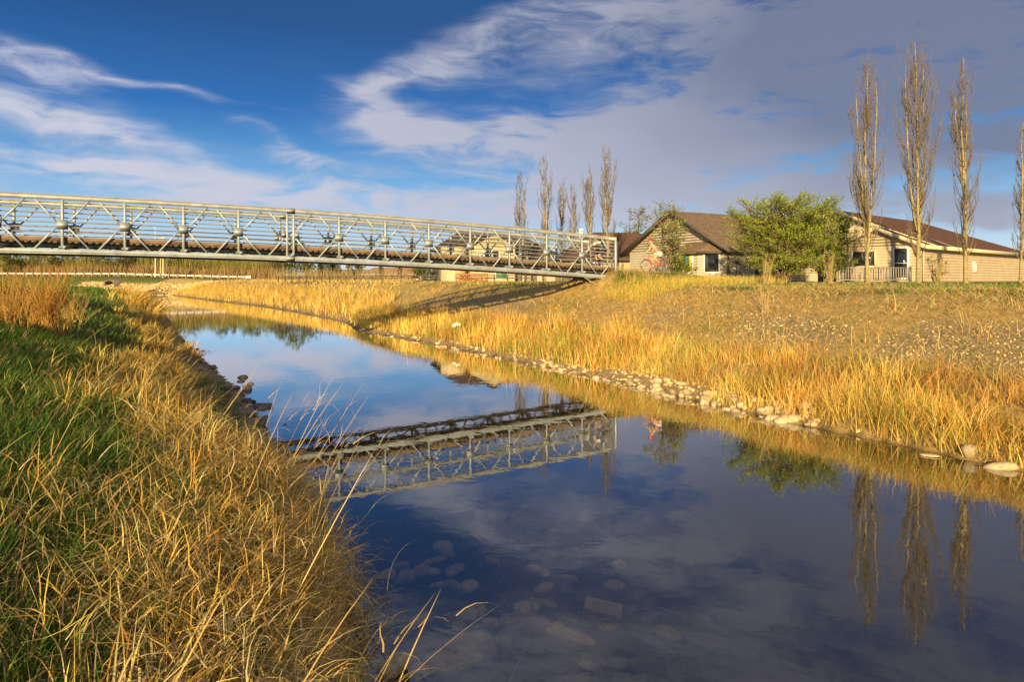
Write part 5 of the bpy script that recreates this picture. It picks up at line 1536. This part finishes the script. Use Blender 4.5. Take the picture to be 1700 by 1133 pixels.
def rider(label, loc, rz, s, c_skin, c_top, c_short, c_shoe, c_helm, c_hair, dz=0.0):
    t = thing('person', label, 'person', loc, rz); t.scale = (s, s, s)
    ang = R(-35); fr = {}
    J = {}
    hip = Vector((-.20, 0, .98 + dz)); ch = Vector((.07, 0, 1.30 + dz)); nk = Vector((.17, 0, 1.43 + dz)); hd = Vector((.25, 0, 1.56 + dz))
    J['pelvis'] = (hip, (.115, .10)); J['waist'] = (hip.lerp(ch, .45), (.10, .085)); J['chest'] = (ch, (.125, .10)); J['neck'] = (nk, .05)
    J['jaw'] = (Vector((.225, 0, 1.505 + dz)), (.066, .062)); J['head'] = (hd, (.085, .075)); J['crown'] = (hd + Vector((0, 0, .10)), (.07, .065)); J['nose'] = (hd + Vector((.088, 0, -.035)), .014)
    E = [('pelvis', 'waist'), ('waist', 'chest'), ('chest', 'neck'), ('neck', 'jaw'), ('jaw', 'head'), ('head', 'crown'), ('head', 'nose')]
    for sgn, sd in ((1, 'a'), (-1, 'b')):
        sh = ch + Vector((.03, .165 * sgn, .045)); el = Vector((.22, .23 * sgn, 1.12 + dz * .6)); wr = Vector((.37, .235 * sgn, 1.035)); pal = Vector((.415, .24 * sgn, 1.025))
        J['sh' + sd] = (sh, .052); J['el' + sd] = (el, .036); J['wr' + sd] = (wr, .025); J['pa' + sd] = (pal, (.034, .018))
        E += [('chest', 'sh' + sd), ('sh' + sd, 'el' + sd), ('el' + sd, 'wr' + sd), ('wr' + sd, 'pa' + sd)]
        for q in range(4):
            o_ = Vector((0, (q - 1.5) * .021, 0)); l_ = (.9, 1, .95, .75)[q]
            J['f%d' % q + sd] = (pal + o_ + Vector((.05 * l_, 0, -.008)), .0095); J['g%d' % q + sd] = (pal + o_ + Vector((.045 * l_, 0, -.045 * l_)), .0085)
            E += [('pa' + sd, 'f%d' % q + sd), ('f%d' % q + sd, 'g%d' % q + sd)]
        J['th' + sd] = (pal + Vector((.0, -.045 * sgn, -.03)), .010); E += [('pa' + sd, 'th' + sd)]
        ft = Vector((-.06 + math.cos(ang) * .17 * -sgn, .10 * sgn, .29 + math.sin(ang) * .17 * -sgn))      # pedal
        an = ft + Vector((-.05, 0, .09)); hp = hip + Vector((0, .085 * sgn, -.03))
        d = an - hp; L = min(d.length, .84); mid = (hp + an) / 2; bend = math.sqrt(max(.0, .43 ** 2 - (d.length / 2) ** 2)); pr = Vector((-d.z, 0, d.x)).normalized()
        if pr.x < 0: pr = -pr
        kn = mid + pr * bend
        J['hp' + sd] = (hp, .088); J['kn' + sd] = (kn, .056); J['ca' + sd] = (kn.lerp(an, .35) + Vector((-.015, 0, 0)), .052); J['an' + sd] = (an, .034); J['he' + sd] = (an + Vector((-.03, 0, -.05)), .032); J['to' + sd] = (ft + Vector((.12, 0, .035)), (.036, .024))
        E += [('pelvis', 'hp' + sd), ('hp' + sd, 'kn' + sd), ('kn' + sd, 'ca' + sd), ('ca' + sd, 'an' + sd), ('an' + sd, 'he' + sd), ('an' + sd, 'to' + sd)]
    J = {k: (tuple(v[0]), v[1]) for k, v in J.items()}
    sk = mat('skin_%d' % int(c_skin[0] * 1000), c_skin, .55)
    skin_obj('body', J, E, sk, t)
    def grow_(keys, k=1.14, add=.008):
        out = {}
        for q in keys:
            r_ = J[q][1]; out[q] = (J[q][0], tuple(x * k + add for x in r_) if isinstance(r_, tuple) else r_ * k + add)
        return out
    def lerp(a, b, f): return tuple(np.array(J[a][0]) * (1 - f) + np.array(J[b][0]) * f)
    top = grow_(['pelvis', 'waist', 'chest', 'sha', 'shb']); eds = [('pelvis', 'waist'), ('waist', 'chest'), ('chest', 'sha'), ('chest', 'shb')]
    if c_top[3]:
        for sd in 'ab': top['sl' + sd] = (lerp('sh' + sd, 'el' + sd, .75), .058); eds.append(('sh' + sd, 'sl' + sd))
    skin_obj('shirt', top, eds, mat('shirt_' + label[:22], c_top[:3], .9), t)
    sh_ = grow_(['pelvis', 'hpa', 'hpb'], 1.2, .012); eds = [('pelvis', 'hpa'), ('pelvis', 'hpb')]
    for sd in 'ab':
        sh_['le' + sd] = (lerp('hp' + sd, 'kn' + sd, c_short[3]), .088); eds.append(('hp' + sd, 'le' + sd))
    skin_obj('shorts', sh_, eds, mat('shorts_' + label[:22], c_short[:3], .9), t)
    for sd in 'ab':
        skin_obj('shoe', grow_(['an' + sd, 'he' + sd, 'to' + sd], 1.15, .012), [('an' + sd, 'he' + sd), ('an' + sd, 'to' + sd)], mat('shoe_' + label[:22], c_shoe, .7), t)
    # helmet, hair and face
    bm = bmesh.new(); bmesh.ops.create_uvsphere(bm, u_segments=18, v_segments=10, radius=1)
    bmesh.ops.delete(bm, geom=[v for v in bm.verts if v.co.z < -.12], context='VERTS')
    for v in bm.verts:
        v.co = (v.co.x * .145, v.co.y * .11, v.co.z * .125)
        if v.co.x > .1: v.co.z += .02
    for f in bm.faces: f.smooth = True
    me = bpy.data.meshes.new('helmet'); bm.to_mesh(me); bm.free(); me.materials.append(mat('helmet_' + label[:22], c_helm, .25))
    o = link('helmet', me, t); o.location = hd + Vector((-.01, 0, .06)); o.rotation_euler = (0, .22, 0); o.modifiers.new('thick', 'SOLIDIFY').thickness = .018
    skin_obj('hair', {'a': (tuple(hd + Vector((-.06, 0, .03))), .07), 'b': (tuple(hd + Vector((-.085, 0, -.05))), .045)}, [('a', 'b')], mat('hair_' + label[:22], c_hair, .8), t, sub=1)
    dk = mat('eye_dark', (.02, .015, .01), .3); lip = mat('lip', (.35, .10, .08), .5)
    for sgn in (1, -1):
        bm = bmesh.new(); bmesh.ops.create_icosphere(bm, subdivisions=1, radius=.012); me = bpy.data.meshes.new('eye'); bm.to_mesh(me); bm.free(); me.materials.append(dk)
        link('eye', me, t).location = hd + Vector((.080, .032 * sgn, .0))
        bm = bmesh.new(); bmesh.ops.create_icosphere(bm, subdivisions=1, radius=.025); me = bpy.data.meshes.new('ear'); bm.to_mesh(me); bm.free(); me.materials.append(sk)
        e = link('ear', me, t); e.location = hd + Vector((-.01, .078 * sgn, -.01)); e.scale = (.8, .4, 1.2)
    MB().box(-.006, -.026, -.006, .006, .026, .006).build('mouth', lip, t).location = hd + Vector((.068, 0, -.072))
    return t
def build_riders():
    c = BEND + BV * (BW / 2); rz = math.atan2(-BU.y, -BU.x)
    # the child heading for the bridge
    p = c + BU * 3.25; z = gz1(p.x, p.y) + .03
    bicycle('small red bicycle ridden towards the bridge on the path', (p.x, p.y, z), rz, mat('red_frame', (.50, .03, .03), .35))
    rider('person in a red helmet and pale shorts riding along the path', (p.x, p.y, z), rz, 1.0, (.62, .33, .20), (.66, .27, .17, 0), (.74, .60, .54, .35), (.55, .06, .04), (.55, .03, .05), (.12, .06, .03), .03)
    p = c + BU * (-.15); z = z_bot(NEND) + DECK
    bicycle('dark blue bicycle at the right end of the bridge', (p.x, p.y, z + .015), rz + .12, mat('navy_frame', (.05, .04, .16), .35))
    rider('person in a white shirt and blue helmet cycling at the bridge end', (p.x, p.y, z + .015), rz + .12, 1.04, (.55, .30, .19), (.78, .77, .74, 1), (.03, .03, .05, .8), (.06, .06, .08), (.06, .10, .32), (.06, .04, .03))
build_riders()
